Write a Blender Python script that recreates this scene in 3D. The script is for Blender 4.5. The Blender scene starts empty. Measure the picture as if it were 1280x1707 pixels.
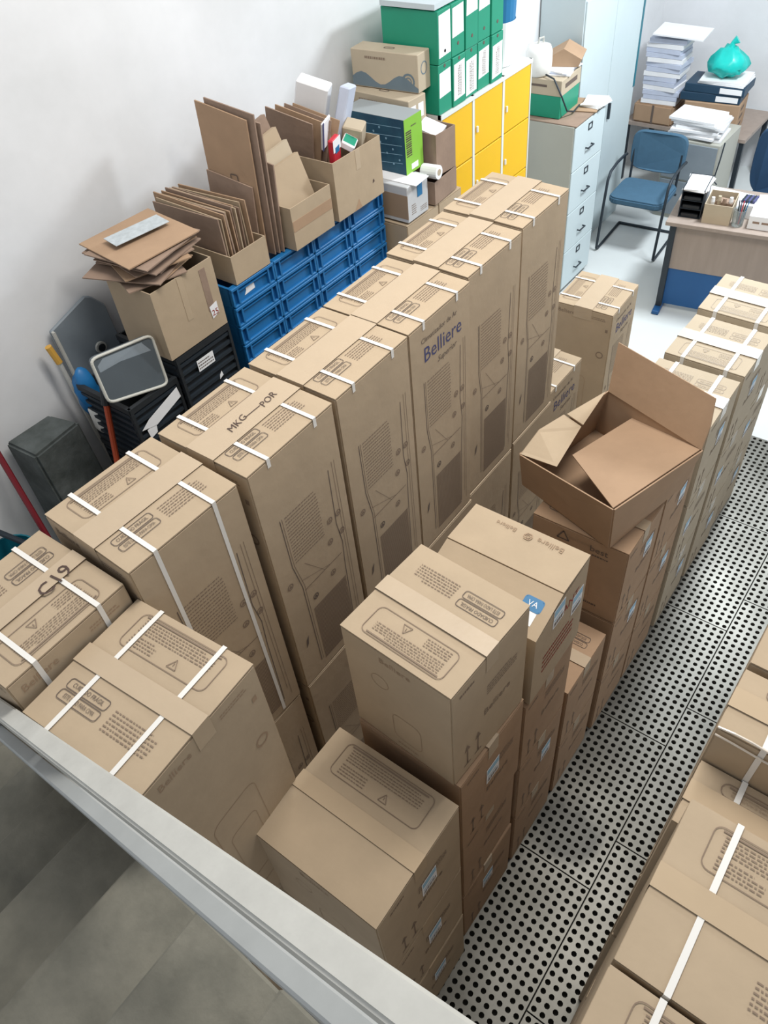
import bpy, bmesh, math, random
from mathutils import Matrix, Vector

rnd = random.Random(7)
scene = bpy.context.scene
COL = scene.collection

# ------------------------------------------------------------------ camera
F_PX, W_PX, H_PX = 1300.86, 1280.0, 1707.0
YAW, PITCH, ROLL = math.radians(-41.622), math.radians(46.341), math.radians(-6.886)
CAM = Vector((0.0, 0.0, 3.5945))
_f = Vector((math.sin(YAW) * math.cos(PITCH), math.cos(YAW) * math.cos(PITCH), -math.sin(PITCH)))
_r = Vector((math.cos(YAW), -math.sin(YAW), 0.0))
_u = _r.cross(_f)
RX = math.cos(ROLL) * _r + math.sin(ROLL) * _u          # image right
UP = -math.sin(ROLL) * _r + math.cos(ROLL) * _u         # image up
cam_d = bpy.data.cameras.new('camera')
cam_d.sensor_fit = 'VERTICAL'
cam_d.sensor_height = 36.0
cam_d.lens = 36.0 * F_PX / H_PX
cam_d.clip_start = 0.02
cam = bpy.data.objects.new('camera', cam_d)
COL.objects.link(cam)
m = Matrix((RX, UP, -_f)).transposed().to_4x4()
m.translation = CAM
cam.matrix_world = m
scene.camera = cam


def ray(px, py):
    return RX * ((px - W_PX / 2) / F_PX) - UP * ((py - H_PX / 2) / F_PX) + _f


def on_z(px, py, z):
    d = ray(px, py); return CAM + d * ((z - CAM.z) / d.z)


def on_x(px, py, x):
    d = ray(px, py); return CAM + d * (x / d.x)


def on_y(px, py, y):
    d = ray(px, py); return CAM + d * (y / d.y)


# ------------------------------------------------------------------ world, lamps, exposure
world = bpy.data.worlds.new('room_light'); scene.world = world
world.use_nodes = True
bg = world.node_tree.nodes['Background']
bg.inputs[0].default_value = (0.93, 0.96, 1.0, 1)
bg.inputs[1].default_value = 0.38


def area(name, loc, target, sx, sy, power, col):
    l = bpy.data.lights.new(name, 'AREA'); l.shape = 'RECTANGLE'; l.size = sx; l.size_y = sy
    l.energy = power; l.color = col
    o = bpy.data.objects.new(name, l); COL.objects.link(o)
    o.location = loc
    o.rotation_euler = (Vector(target) - Vector(loc)).to_track_quat('-Z', 'Y').to_euler()
    return o


area('ceiling_lamp_far', (-0.75, 5.9, 3.75), (-1.0, 5.4, 0), 0.25, 1.0, 105, (0.90, 0.96, 1.0))
area('ceiling_lamp_near', (-0.85, 2.2, 4.9), (-0.95, 2.1, 0), 0.4, 2.2, 70, (1.0, 0.95, 0.88))

vs = scene.view_settings
vs.view_transform = 'Standard'; vs.look = 'None'; vs.gamma = 1.0; vs.use_curve_mapping = False
vs.exposure = 0.70


# ------------------------------------------------------------------ materials
def lin(c):
    return tuple(((v / 255) / 12.92 if v / 255 <= 0.04045 else ((v / 255 + 0.055) / 1.055) ** 2.4) for v in c)


MATS = {}


def mat(name, rgb, rough=0.7, metal=0.0, noise=0.0, nscale=8.0, rgb2=None, bump=0.0, bscale=60.0,
        alpha=1.0, trans=0.0, spec=0.4, stretch=None, grain=None):
    """Principled material: base colour, optional second colour mixed by object-space noise, optional bump."""
    if name in MATS: return MATS[name]
    M = bpy.data.materials.new(name); M.use_nodes = True
    nt = M.node_tree; b = nt.nodes['Principled BSDF']
    c = lin(rgb) + (1,)
    b.inputs['Base Color'].default_value = c
    b.inputs['Roughness'].default_value = rough
    b.inputs['Metallic'].default_value = metal
    b.inputs['Specular IOR Level'].default_value = spec
    if trans: b.inputs['Transmission Weight'].default_value = trans
    if alpha < 1: b.inputs['Alpha'].default_value = alpha
    tc = None
    if noise or bump:
        tc = nt.nodes.new('ShaderNodeTexCoord')
        mp = nt.nodes.new('ShaderNodeMapping')
        if stretch: mp.inputs['Scale'].default_value = stretch
        nt.links.new(tc.outputs['Object'], mp.inputs['Vector'])
    if noise:
        n = nt.nodes.new('ShaderNodeTexNoise'); n.inputs['Scale'].default_value = nscale
        n.inputs['Detail'].default_value = 6.0; n.inputs['Roughness'].default_value = 0.62
        nt.links.new(mp.outputs[0], n.inputs['Vector'])
        r = nt.nodes.new('ShaderNodeValToRGB')
        r.color_ramp.elements[0].position = 0.5 - 0.22; r.color_ramp.elements[1].position = 0.5 + 0.22
        d = lin(rgb2) if rgb2 else tuple(v * (1 - noise) for v in c[:3])
        r.color_ramp.elements[0].color = d + (1,) if len(d) == 3 else d
        r.color_ramp.elements[1].color = c
        nt.links.new(n.outputs['Fac'], r.inputs['Fac'])
        nt.links.new(r.outputs['Color'], b.inputs['Base Color'])
    if bump:
        n2 = nt.nodes.new('ShaderNodeTexNoise'); n2.inputs['Scale'].default_value = bscale
        n2.inputs['Detail'].default_value = 3.0
        nt.links.new(mp.outputs[0], n2.inputs['Vector'])
        bp = nt.nodes.new('ShaderNodeBump'); bp.inputs['Strength'].default_value = bump
        bp.inputs['Distance'].default_value = 0.01
        nt.links.new(n2.outputs['Fac'], bp.inputs['Height'])
        nt.links.new(bp.outputs['Normal'], b.inputs['Normal'])
    MATS[name] = M
    return M


CARD = mat('cardboard', (180, 161, 136), 0.82, noise=0.13, nscale=5, bump=0.12, bscale=22, spec=0.25)
CARD_GREY = mat('cardboard_pale', (186, 172, 150), 0.8, noise=0.10, nscale=5, bump=0.10, bscale=22, spec=0.25)
CARD_RED = mat('cardboard_brown', (172, 144, 118), 0.85, noise=0.14, nscale=6, bump=0.12, bscale=24, spec=0.2)
CARD_OLD = mat('cardboard_old', (156, 134, 118), 0.88, noise=0.25, nscale=7, bump=0.25, bscale=20, spec=0.2)
TAPE = mat('packing_tape', (183, 164, 139), 0.40, noise=0.06, nscale=9, bump=0.06, bscale=40, spec=0.5)
TAPE_MATT = mat('matt_tape', (181, 160, 132), 0.7, noise=0.06, nscale=9)
TAPE_WHITE = mat('clear_tape', (214, 204, 190), 0.22, noise=0.08, nscale=14, bump=0.15, bscale=30, spec=0.6)
STRAP = mat('white_strap', (224, 222, 217), 0.45)
INK = mat('print_ink', (132, 114, 98), 0.85)
INK_FAINT = mat('print_ink_faint', (158, 134, 110), 0.85)
INK_DARK = mat('print_ink_dark', (100, 88, 80), 0.85)
INK_PALE = mat('print_ink_pale', (176, 164, 150), 0.85)
INK_BLUE = mat('print_ink_blue', (72, 74, 112), 0.8)
INK_RED = mat('print_ink_red', (150, 62, 48), 0.8)
PEN = mat('marker_pen', (78, 62, 56), 0.8)
PAPER = mat('white_paper', (235, 236, 238), 0.8, noise=0.05, nscale=10, bump=0.1, bscale=14)
PAPER_BLUE = mat('pale_blue_paper', (150, 190, 215), 0.7)
WALLP = mat('white_wall_paint', (232, 234, 237), 0.75, noise=0.08, nscale=1.3, rgb2=(214, 216, 218), bump=0.25, bscale=7)
FLOORP = mat('pale_floor', (205, 210, 210), 0.32, noise=0.06, nscale=2.2, bump=0.03, bscale=30)
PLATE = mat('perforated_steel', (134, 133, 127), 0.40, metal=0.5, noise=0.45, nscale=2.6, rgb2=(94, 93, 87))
def add_dark_patch(M, c, r, dark):
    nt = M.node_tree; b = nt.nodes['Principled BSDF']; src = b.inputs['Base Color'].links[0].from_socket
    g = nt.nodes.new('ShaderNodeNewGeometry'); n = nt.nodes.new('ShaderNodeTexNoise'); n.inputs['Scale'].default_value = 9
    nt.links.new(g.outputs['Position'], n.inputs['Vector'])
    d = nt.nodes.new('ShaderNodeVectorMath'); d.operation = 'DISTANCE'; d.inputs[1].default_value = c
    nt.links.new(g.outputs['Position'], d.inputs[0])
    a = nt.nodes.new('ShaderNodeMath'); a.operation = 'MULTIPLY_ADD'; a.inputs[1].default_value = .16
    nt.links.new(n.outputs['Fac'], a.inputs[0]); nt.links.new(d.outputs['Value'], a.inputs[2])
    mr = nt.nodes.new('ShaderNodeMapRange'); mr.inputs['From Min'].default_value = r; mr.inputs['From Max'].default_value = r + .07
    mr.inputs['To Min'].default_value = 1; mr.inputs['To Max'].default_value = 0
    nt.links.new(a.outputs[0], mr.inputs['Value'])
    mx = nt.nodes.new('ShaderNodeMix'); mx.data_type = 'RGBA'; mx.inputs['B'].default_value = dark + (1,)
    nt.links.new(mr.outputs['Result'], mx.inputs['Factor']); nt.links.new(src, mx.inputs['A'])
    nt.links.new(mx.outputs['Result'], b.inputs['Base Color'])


add_dark_patch(PLATE, (-.40, 1.42, 0), .19, (.085, .085, .078))      # dark patch with noisy edge on one panel
PIT = mat('dark_subfloor', (84, 82, 75), 0.9, noise=0.3, nscale=14)
CONC = mat('stair_concrete', (132, 129, 117), 0.85, noise=0.4, nscale=5.5, rgb2=(96, 95, 86), bump=0.25, bscale=40)
STEEL_L = mat('galvanised_rail', (204, 204, 198), 0.45, metal=0.15, noise=0.18, nscale=9, bump=0.08, bscale=30)
STEEL_B = mat('grey_blue_paint', (176, 180, 180), 0.5, metal=0.1, noise=0.12, nscale=9)
BLUE = mat('blue_crate_plastic', (34, 112, 172), 0.42, noise=0.12, nscale=9)
BLUE_D = mat('blue_crate_recess_shade', (22, 88, 148), 0.45)  # darker blue paints the shade inside the side recesses
BLACKP = mat('black_crate_plastic', (38, 42, 46), 0.5, noise=0.2, nscale=12)
YELLOW = mat('yellow_door_paint', (228, 180, 22), 0.4, noise=0.05, nscale=4)
CABW = mat('locker_frame_paint', (214, 218, 214), 0.45)
CABG = mat('grey_cabinet_paint', (174, 174, 164), 0.45, noise=0.05, nscale=4)
CABB = mat('pale_blue_and_lit_grey', (192, 206, 210), 0.42, noise=0.05, nscale=3)  # tall cabinet's own paint; on the filing drawers, light painted onto grey
DARK = mat('dark_metal', (46, 54, 62), 0.45, metal=0.3)
GREEN = mat('green_file_plastic', (30, 142, 112), 0.45, noise=0.08, nscale=6)
LIME = mat('lime_print', (134, 190, 64), 0.5, noise=0.05, nscale=6)
NAVY = mat('dark_teal_print', (40, 84, 104), 0.5, noise=0.25, nscale=10, rgb2=(24, 58, 84))
BLUECLOTH = mat('blue_chair_fabric', (66, 100, 124), 0.85, noise=0.12, nscale=20)
BLUE_MET = mat('blue_desk_panel', (30, 86, 142), 0.5, noise=0.1, nscale=5)
WOOD = mat('grey_wood_laminate', (158, 144, 134), 0.55, noise=0.16, nscale=3, stretch=(6, 6, 0.8))
WHITEP = mat('white_plastic', (232, 232, 228), 0.35)
GREYP = mat('grey_plastic', (132, 142, 150), 0.5, noise=0.12, nscale=8)
GREYD = mat('dark_grey_panel', (84, 92, 98), 0.35, noise=0.12, nscale=6)
STONE = mat('grey_stone', (92, 98, 98), 0.9, noise=0.4, nscale=9, rgb2=(58, 64, 62), bump=0.5, bscale=26)
REDP = mat('dark_red_handle', (112, 22, 34), 0.45)
ORANGE = mat('orange_red_handle', (176, 74, 44), 0.5)
OCHRE = mat('yellow_handle_tip', (206, 160, 74), 0.5)
TEAL = mat('teal_plastic', (24, 112, 130), 0.4, noise=0.2, nscale=9)
TEALBAG = mat('teal_plastic_bag', (30, 200, 190), 0.3, noise=0.15, nscale=14)
BUCKET = mat('blue_bucket', (36, 112, 160), 0.4)
RED = mat('red_packet', (190, 44, 58), 0.5)
LILAC = mat('lilac_folder', (196, 204, 222), 0.6, noise=0.1, nscale=9)
GLASSM = mat('clear_glass', (225, 232, 232), 0.06, trans=0.85)


# ------------------------------------------------------------------ mesh helpers
class MB:
    def __init__(s): s.v = []; s.f = []

    def add(s, vs, fs, M=None):
        k = len(s.v)
        s.v += [tuple(M @ Vector(p)) if M is not None else tuple(p) for p in vs]
        s.f += [tuple(i + k for i in q) for q in fs]
        return s

    def box(s, x0, x1, y0, y1, z0, z1, M=None):
        vs = [(x0, y0, z0), (x1, y0, z0), (x1, y1, z0), (x0, y1, z0), (x0, y0, z1), (x1, y0, z1), (x1, y1, z1), (x0, y1, z1)]
        return s.add(vs, [(3, 2, 1, 0), (4, 5, 6, 7), (0, 1, 5, 4), (1, 2, 6, 5), (2, 3, 7, 6), (3, 0, 4, 7)], M)

    def hexa(s, b, t):
        """eight corners: four bottom, four top, each anticlockwise from above"""
        return s.add(list(b) + list(t), [(3, 2, 1, 0), (4, 5, 6, 7), (0, 1, 5, 4), (1, 2, 6, 5), (2, 3, 7, 6), (3, 0, 4, 7)])

    def slab(s, pts, vec):
        """polygon extruded along vec"""
        n = len(pts); vec = Vector(vec)
        vs = [Vector(p) for p in pts] + [Vector(p) + vec for p in pts]
        fs = [tuple(range(n - 1, -1, -1)), tuple(range(n, 2 * n))] + [(i, (i + 1) % n, n + (i + 1) % n, n + i) for i in range(n)]
        return s.add(vs, fs)

    def tube(s, pts, r, n=8, caps=True):
        pts = [Vector(p) for p in pts]; rings = []
        rr = r if isinstance(r, (list, tuple)) else [r] * len(pts)
        prev = None
        for i, p in enumerate(pts):
            a = pts[max(i - 1, 0)]; b = pts[min(i + 1, len(pts) - 1)]
            t = (b - a).normalized()
            if prev is None:
                ref = Vector((0, 0, 1)) if abs(t.z) < 0.9 else Vector((1, 0, 0))
                u = t.cross(ref).normalized()
            else:
                u = (prev - t * prev.dot(t)).normalized()
            prev = u; w = t.cross(u)
            rings.append([p + (u * math.cos(2 * math.pi * k / n) + w * math.sin(2 * math.pi * k / n)) * rr[i] for k in range(n)])
        vs = [q for g in rings for q in g]; fs = []
        for i in range(len(pts) - 1):
            for k in range(n):
                fs.append((i * n + k, i * n + (k + 1) % n, (i + 1) * n + (k + 1) % n, (i + 1) * n + k))
        if caps:
            fs.append(tuple(range(n - 1, -1, -1))); fs.append(tuple((len(pts) - 1) * n + k for k in range(n)))
        return s.add(vs, fs)

    def lathe(s, prof, n=20, c=(0, 0, 0)):
        vs = []; fs = []
        for r, z in prof:
            for k in range(n):
                a = 2 * math.pi * k / n
                vs.append((c[0] + r * math.cos(a), c[1] + r * math.sin(a), c[2] + z))
        for i in range(len(prof) - 1):
            for k in range(n):
                fs.append((i * n + k, i * n + (k + 1) % n, (i + 1) * n + (k + 1) % n, (i + 1) * n + k))
        fs.append(tuple(range(n - 1, -1, -1))); fs.append(tuple((len(prof) - 1) * n + k for k in range(n)))
        return s.add(vs, fs)

    def mesh(s, name, material, smooth=False, bevel=0.0, seg=1):
        me = bpy.data.meshes.new(name)
        me.from_pydata(s.v, [], s.f); me.update()
        if bevel:
            bm = bmesh.new(); bm.from_mesh(me)
            bmesh.ops.bevel(bm, geom=list(bm.edges), offset=bevel, segments=seg, affect='EDGES', clamp_overlap=True)
            bm.to_mesh(me); bm.free()
        if smooth:
            for p in me.polygons: p.use_smooth = True
        me.materials.append(material)
        return me

    def build(s, name, material, parent=None, **k):
        return link(name, s.mesh(name, material, **k), parent)


def link(name, data, parent=None):
    o = bpy.data.objects.new(name, data); COL.objects.link(o)
    if parent is not None: o.parent = parent
    return o


def tag(o, label, cat, group=None):
    o['label'] = label; o['category'] = cat
    if group: o['group'] = group
    return o


def thing(name, label, cat, loc=(0, 0, 0), rz=0.0, group=None):
    o = bpy.data.objects.new(name, None); COL.objects.link(o)
    o.empty_display_size = 0.05
    o.location = loc; o.rotation_euler = (0, 0, rz)
    return tag(o, label, cat, group)


def struct(o):
    o['kind'] = 'structure'; return o


# ------------------------------------------------------------------ flat print ("ink") laid on a face
_TXT = {}


def glyphs(text):
    if text not in _TXT:
        cu = bpy.data.curves.new('t', 'FONT'); cu.body = text; cu.size = 1.0
        cu.align_x = 'CENTER'; cu.align_y = 'CENTER'; cu.resolution_u = 2
        ob = bpy.data.objects.new('t', cu); COL.objects.link(ob)
        me = bpy.data.meshes.new_from_object(ob)
        _TXT[text] = ([(v.co.x, v.co.y) for v in me.vertices], [tuple(p.vertices) for p in me.polygons])
        bpy.data.objects.remove(ob); bpy.data.meshes.remove(me); bpy.data.curves.remove(cu)
    return _TXT[text]


class Ink:
    def __init__(s): s.v = []; s.f = []

    def poly(s, pts):
        k = len(s.v); s.v += list(pts); s.f.append(tuple(range(k, k + len(pts)))); return s

    def rect(s, u0, v0, u1, v1): return s.poly([(u0, v0), (u1, v0), (u1, v1), (u0, v1)])

    def line(s, p, q, w):
        dx, dy = q[0] - p[0], q[1] - p[1]; L = math.hypot(dx, dy) or 1e-6
        nx, ny = -dy / L * w / 2, dx / L * w / 2
        return s.poly([(p[0] + nx, p[1] + ny), (p[0] - nx, p[1] - ny), (q[0] - nx, q[1] - ny), (q[0] + nx, q[1] + ny)])

    def path(s, pts, w, closed=False):
        for i in range(len(pts) - (0 if closed else 1)): s.line(pts[i], pts[(i + 1) % len(pts)], w)
        return s

    def rrect(s, u0, v0, u1, v1, r, w):
        pts = []
        for cx, cy, a0 in ((u1 - r, v1 - r, 0), (u0 + r, v1 - r, 90), (u0 + r, v0 + r, 180), (u1 - r, v0 + r, 270)):
            for k in range(5):
                a = math.radians(a0 + k * 22.5); pts.append((cx + r * math.cos(a), cy + r * math.sin(a)))
        return s.path(pts, w, True)

    def circ(s, cu, cv, r, w, n=12):
        return s.path([(cu + r * math.cos(2 * math.pi * k / n), cv + r * math.sin(2 * math.pi * k / n)) for k in range(n)], w, True)

    def words(s, u0, v0, u1, v1, rows, fill=0.5, seed=1):
        g = random.Random(seed); dv = (v1 - v0) / rows
        for i in range(rows):
            u = u0; end = u1 - (g.random() * 0.25 * (u1 - u0) if i == rows - 1 else 0)
            while u < end:
                L = min(g.uniform(0.004, 0.012), end - u)
                s.rect(u, v0 + dv * (i + 0.5 - fill / 2), u + L, v0 + dv * (i + 0.5 + fill / 2)); u += L + 0.003
        return s

    def text(s, t, cu, cv, size, rot=0.0, sx=1.0, shear=0.0):
        vs, fs = glyphs(t); k = len(s.v); c, d = math.cos(rot), math.sin(rot)
        for x, y in vs:
            x, y = (x + shear * y) * size * sx, y * size
            s.v.append((cu + c * x - d * y, cv + d * x + c * y))
        s.f += [tuple(i + k for i in q) for q in fs]
        return s

    def mesh(s, name, material, O, U, V, off=0.0008):
        O, U, V = Vector(O), Vector(U), Vector(V); N = U.cross(V).normalized()
        me = bpy.data.meshes.new(name)
        me.from_pydata([tuple(O + U * a + V * b + N * off) for a, b in s.v], [], s.f); me.update()
        me.materials.append(material)
        return me

    def build(s, name, material, O, U, V, parent=None, off=0.0008):
        return link(name, s.mesh(name, material, O, U, V, off), parent)


# ------------------------------------------------------------------ setting
WX, BY = -3.12, 8.35                       # left wall, back wall
PX0, PX1, PY0, PY1 = -0.80, 0.40, -0.34, 4.43   # the perforated walkway
fl = MB()
for x0, x1, y0, y1 in ((WX, PX0, -1.6, BY), (PX1, 3.0, -1.6, BY), (PX0, PX1, PY1, BY), (PX0, PX1, -1.6, PY0)):
    fl.box(x0, x1, y0, y1, -0.10, 0.0)
struct(fl.build('floor', FLOORP))
struct(MB().box(PX0, PX1, PY0, PY1, -0.12, -0.036).build('floor_pit', PIT))
struct(MB().box(WX - 0.15, WX, -1.6, BY + 0.15, -0.1, 5.6).build('wall_left', WALLP))
struct(MB().box(WX, 3.0, BY, BY + 0.15, -0.1, 5.6).build('wall_back', WALLP))

# perforated steel panels: real holes on a square pitch
PITCHH, HOLE = 0.0375, 0.0117


def plate_mesh(w, l, t=0.004):
    b = MB(); nx = int(round(w / PITCHH)); ny = int(round(l / PITCHH)); px = w / nx; py = l / ny; N = 8
    sq = []
    for k in range(N):
        a = math.pi / 4 * k; c, s_ = math.cos(a), math.sin(a); m_ = max(abs(c), abs(s_))
        sq.append((c / m_ * px / 2, s_ / m_ * py / 2))
    for i in range(nx):
        for j in range(ny):
            cx, cy = (i + 0.5) * px, (j + 0.5) * py
            vs = [(cx + q[0], cy + q[1], 0) for q in sq]
            vs += [(cx + HOLE * math.cos(math.pi / 4 * k), cy + HOLE * math.sin(math.pi / 4 * k), 0) for k in range(N)]
            vs += [(cx + HOLE * math.cos(math.pi / 4 * k), cy + HOLE * math.sin(math.pi / 4 * k), -0.012) for k in range(N)]
            fs = []
            for k in range(N):
                q = (k + 1) % N
                fs.append((k, q, N + q, N + k)); fs.append((N + k, N + q, 2 * N + q, 2 * N + k))
            b.add(vs, fs)
    # folded rim
    b.add([(0, 0, 0), (w, 0, 0), (w, l, 0), (0, l, 0), (0, 0, -0.03), (w, 0, -0.03), (w, l, -0.03), (0, l, -0.03)],
          [(0, 1, 5, 4), (1, 2, 6, 5), (2, 3, 7, 6), (3, 0, 4, 7)])
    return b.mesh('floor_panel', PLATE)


walk = bpy.data.objects.new('floor_walkway', None); COL.objects.link(walk); struct(walk)
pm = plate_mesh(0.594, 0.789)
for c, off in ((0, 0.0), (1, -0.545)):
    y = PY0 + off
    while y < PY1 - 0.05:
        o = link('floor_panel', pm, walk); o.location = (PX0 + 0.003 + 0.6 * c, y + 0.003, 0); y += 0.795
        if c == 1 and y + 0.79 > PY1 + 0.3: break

# concrete stair that runs down along the near side, with its rail
DZ = 0.6445                                   # fall per metre of x
TREAD = 0.27
st = bpy.data.objects.new('floor_stair', None); COL.objects.link(st); struct(st)
for k in range(-10, 4):
    xa = -0.667 + TREAD * k                   # nosing (lower edge of the tread)
    if xa < WX + 0.02: continue
    z = 2.3588 + DZ * (xa + TREAD * 0.5) + 0.0
    y1a, y1b = 0.0625 - 0.041 * xa, 0.0625 - 0.041 * (xa + TREAD)
    b = MB().hexa([(xa - 0.012, -1.05, z - 0.19), (xa + TREAD, -1.05, z - 0.19), (xa + TREAD, y1b, z - 0.19), (xa - 0.012, y1a, z - 0.19)],
                  [(xa - 0.012, -1.05, z), (xa + TREAD, -1.05, z), (xa + TREAD, y1b, z), (xa - 0.012, y1a, z)])
    b.build('tread', CONC, st, bevel=0.006)


def sloped_bar(o, ym, w, th, x0, x1):
    """bar parallel to the stair: centre line passes (xc, ym at xc, zc)"""
    xc, zc = o; b = []; t = []
    for x, s_ in ((x0, -1), (x1, -1), (x1, 1), (x0, 1)):
        y = ym - 0.0255 * (x - xc) + s_ * w / 2; z = zc + DZ * (x - xc)
        b.append((x, y, z - th)); t.append((x, y, z))
    return MB().hexa(b, t)


rail = thing('stair_railing', 'sloping grey metal stair railing with flat top rail above concrete steps', 'railing', (0, 0, 0))
sloped_bar((-0.55, 2.5535), 0.1055, 0.040, 0.045, -1.72, 0.75).build('top_rail', STEEL_L, rail, bevel=0.004, seg=2)
sloped_bar((-0.60, 2.335), 0.085, 0.034, 0.04, -1.72, 0.75).build('lower_rail', STEEL_B, rail, bevel=0.004)
for x in (-1.69, 0.45):
    zt = 2.5535 + DZ * (x + 0.55) - 0.03
    zb = 2.3588 + DZ * x - 0.05
    MB().box(x - 0.02, x + 0.02, 0.075 - 0.0255 * x - 0.0, 0.105 - 0.0255 * x, zb, zt).build('post', STEEL_B, rail)


# ------------------------------------------------------------------ cartons
def top_uv(side):
    V = {'-x': (-1, 0, 0), '+x': (1, 0, 0), '-y': (0, -1, 0), '+y': (0, 1, 0)}[side]
    return Vector((V[1], -V[0], 0)), Vector(V)


FACE = {'+x': ((1, 0), (0, 1, 0)), '-x': ((-1, 0), (0, -1, 0)), '+y': ((0, 1), (-1, 0, 0)), '-y': ((0, -1), (1, 0, 0))}
KIND = {}


def tall_front():
    """line drawing of the appliance on the broad face, as separate prints: (name, ink, dark?)"""
    L = []
    d = Ink(); d.path([(-.115, .84), (-.112, .62), (-.092, .50), (-.088, .06)], .003); L.append(('outline_print', d, 1))
    i = Ink(); i.path([(-.106, .84), (-.103, .62), (-.082, .50), (-.078, .06)], .002); L.append(('outline_print', i, 0))
    d = Ink(); d.path([(.118, .86), (.112, .62), (.125, .52), (.118, .40), (.112, .06)], .003); L.append(('outline_print', d, 1))
    i = Ink(); i.line((.138, .88), (.138, .10), .0016); L.append(('outline_print', i, 0))
    i = Ink(); i.line((.15, .88), (.15, .05), .0016); L.append(('outline_print', i, 0))
    i = Ink(); i.words(-.095, .62, .05, .84, 16, .30, 3); L.append(('paragraph_print', i, 0))
    i = Ink(); i.line((-.085, .475), (.112, .475), .003); i.line((-.09, .53), (.05, .475), .0016); i.line((-.06, .59), (.02, .475), .0016); L.append(('outline_print', i, 0))
    for cu, cv in ((-.045, .40), (.055, .425), (.085, .66), (.07, .57), (.128, .66), (.132, .57), (-.14, .55)):
        i = Ink(); i.circ(cu, cv, .012, .004); i.poly([(cu - .008, cv - .006), (cu + .008, cv - .006), (cu, cv + .008)]); L.append(('icon_print', i, 1 if cv < .42 else 0))
    i = Ink(); i.poly([(-.14, .20), (-.128, .215), (-.12, .255), (-.134, .24)]); L.append(('icon_print', i, 1))
    i = Ink()
    for q in range(34):
        u = -.066 + q * .0052; i.rect(u, .052, u + .0026, .348)
    i.rect(-.068, .048, .112, .052); i.rect(-.068, .348, .112, .351); L.append(('grille_print', i, 0))
    return L


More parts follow.
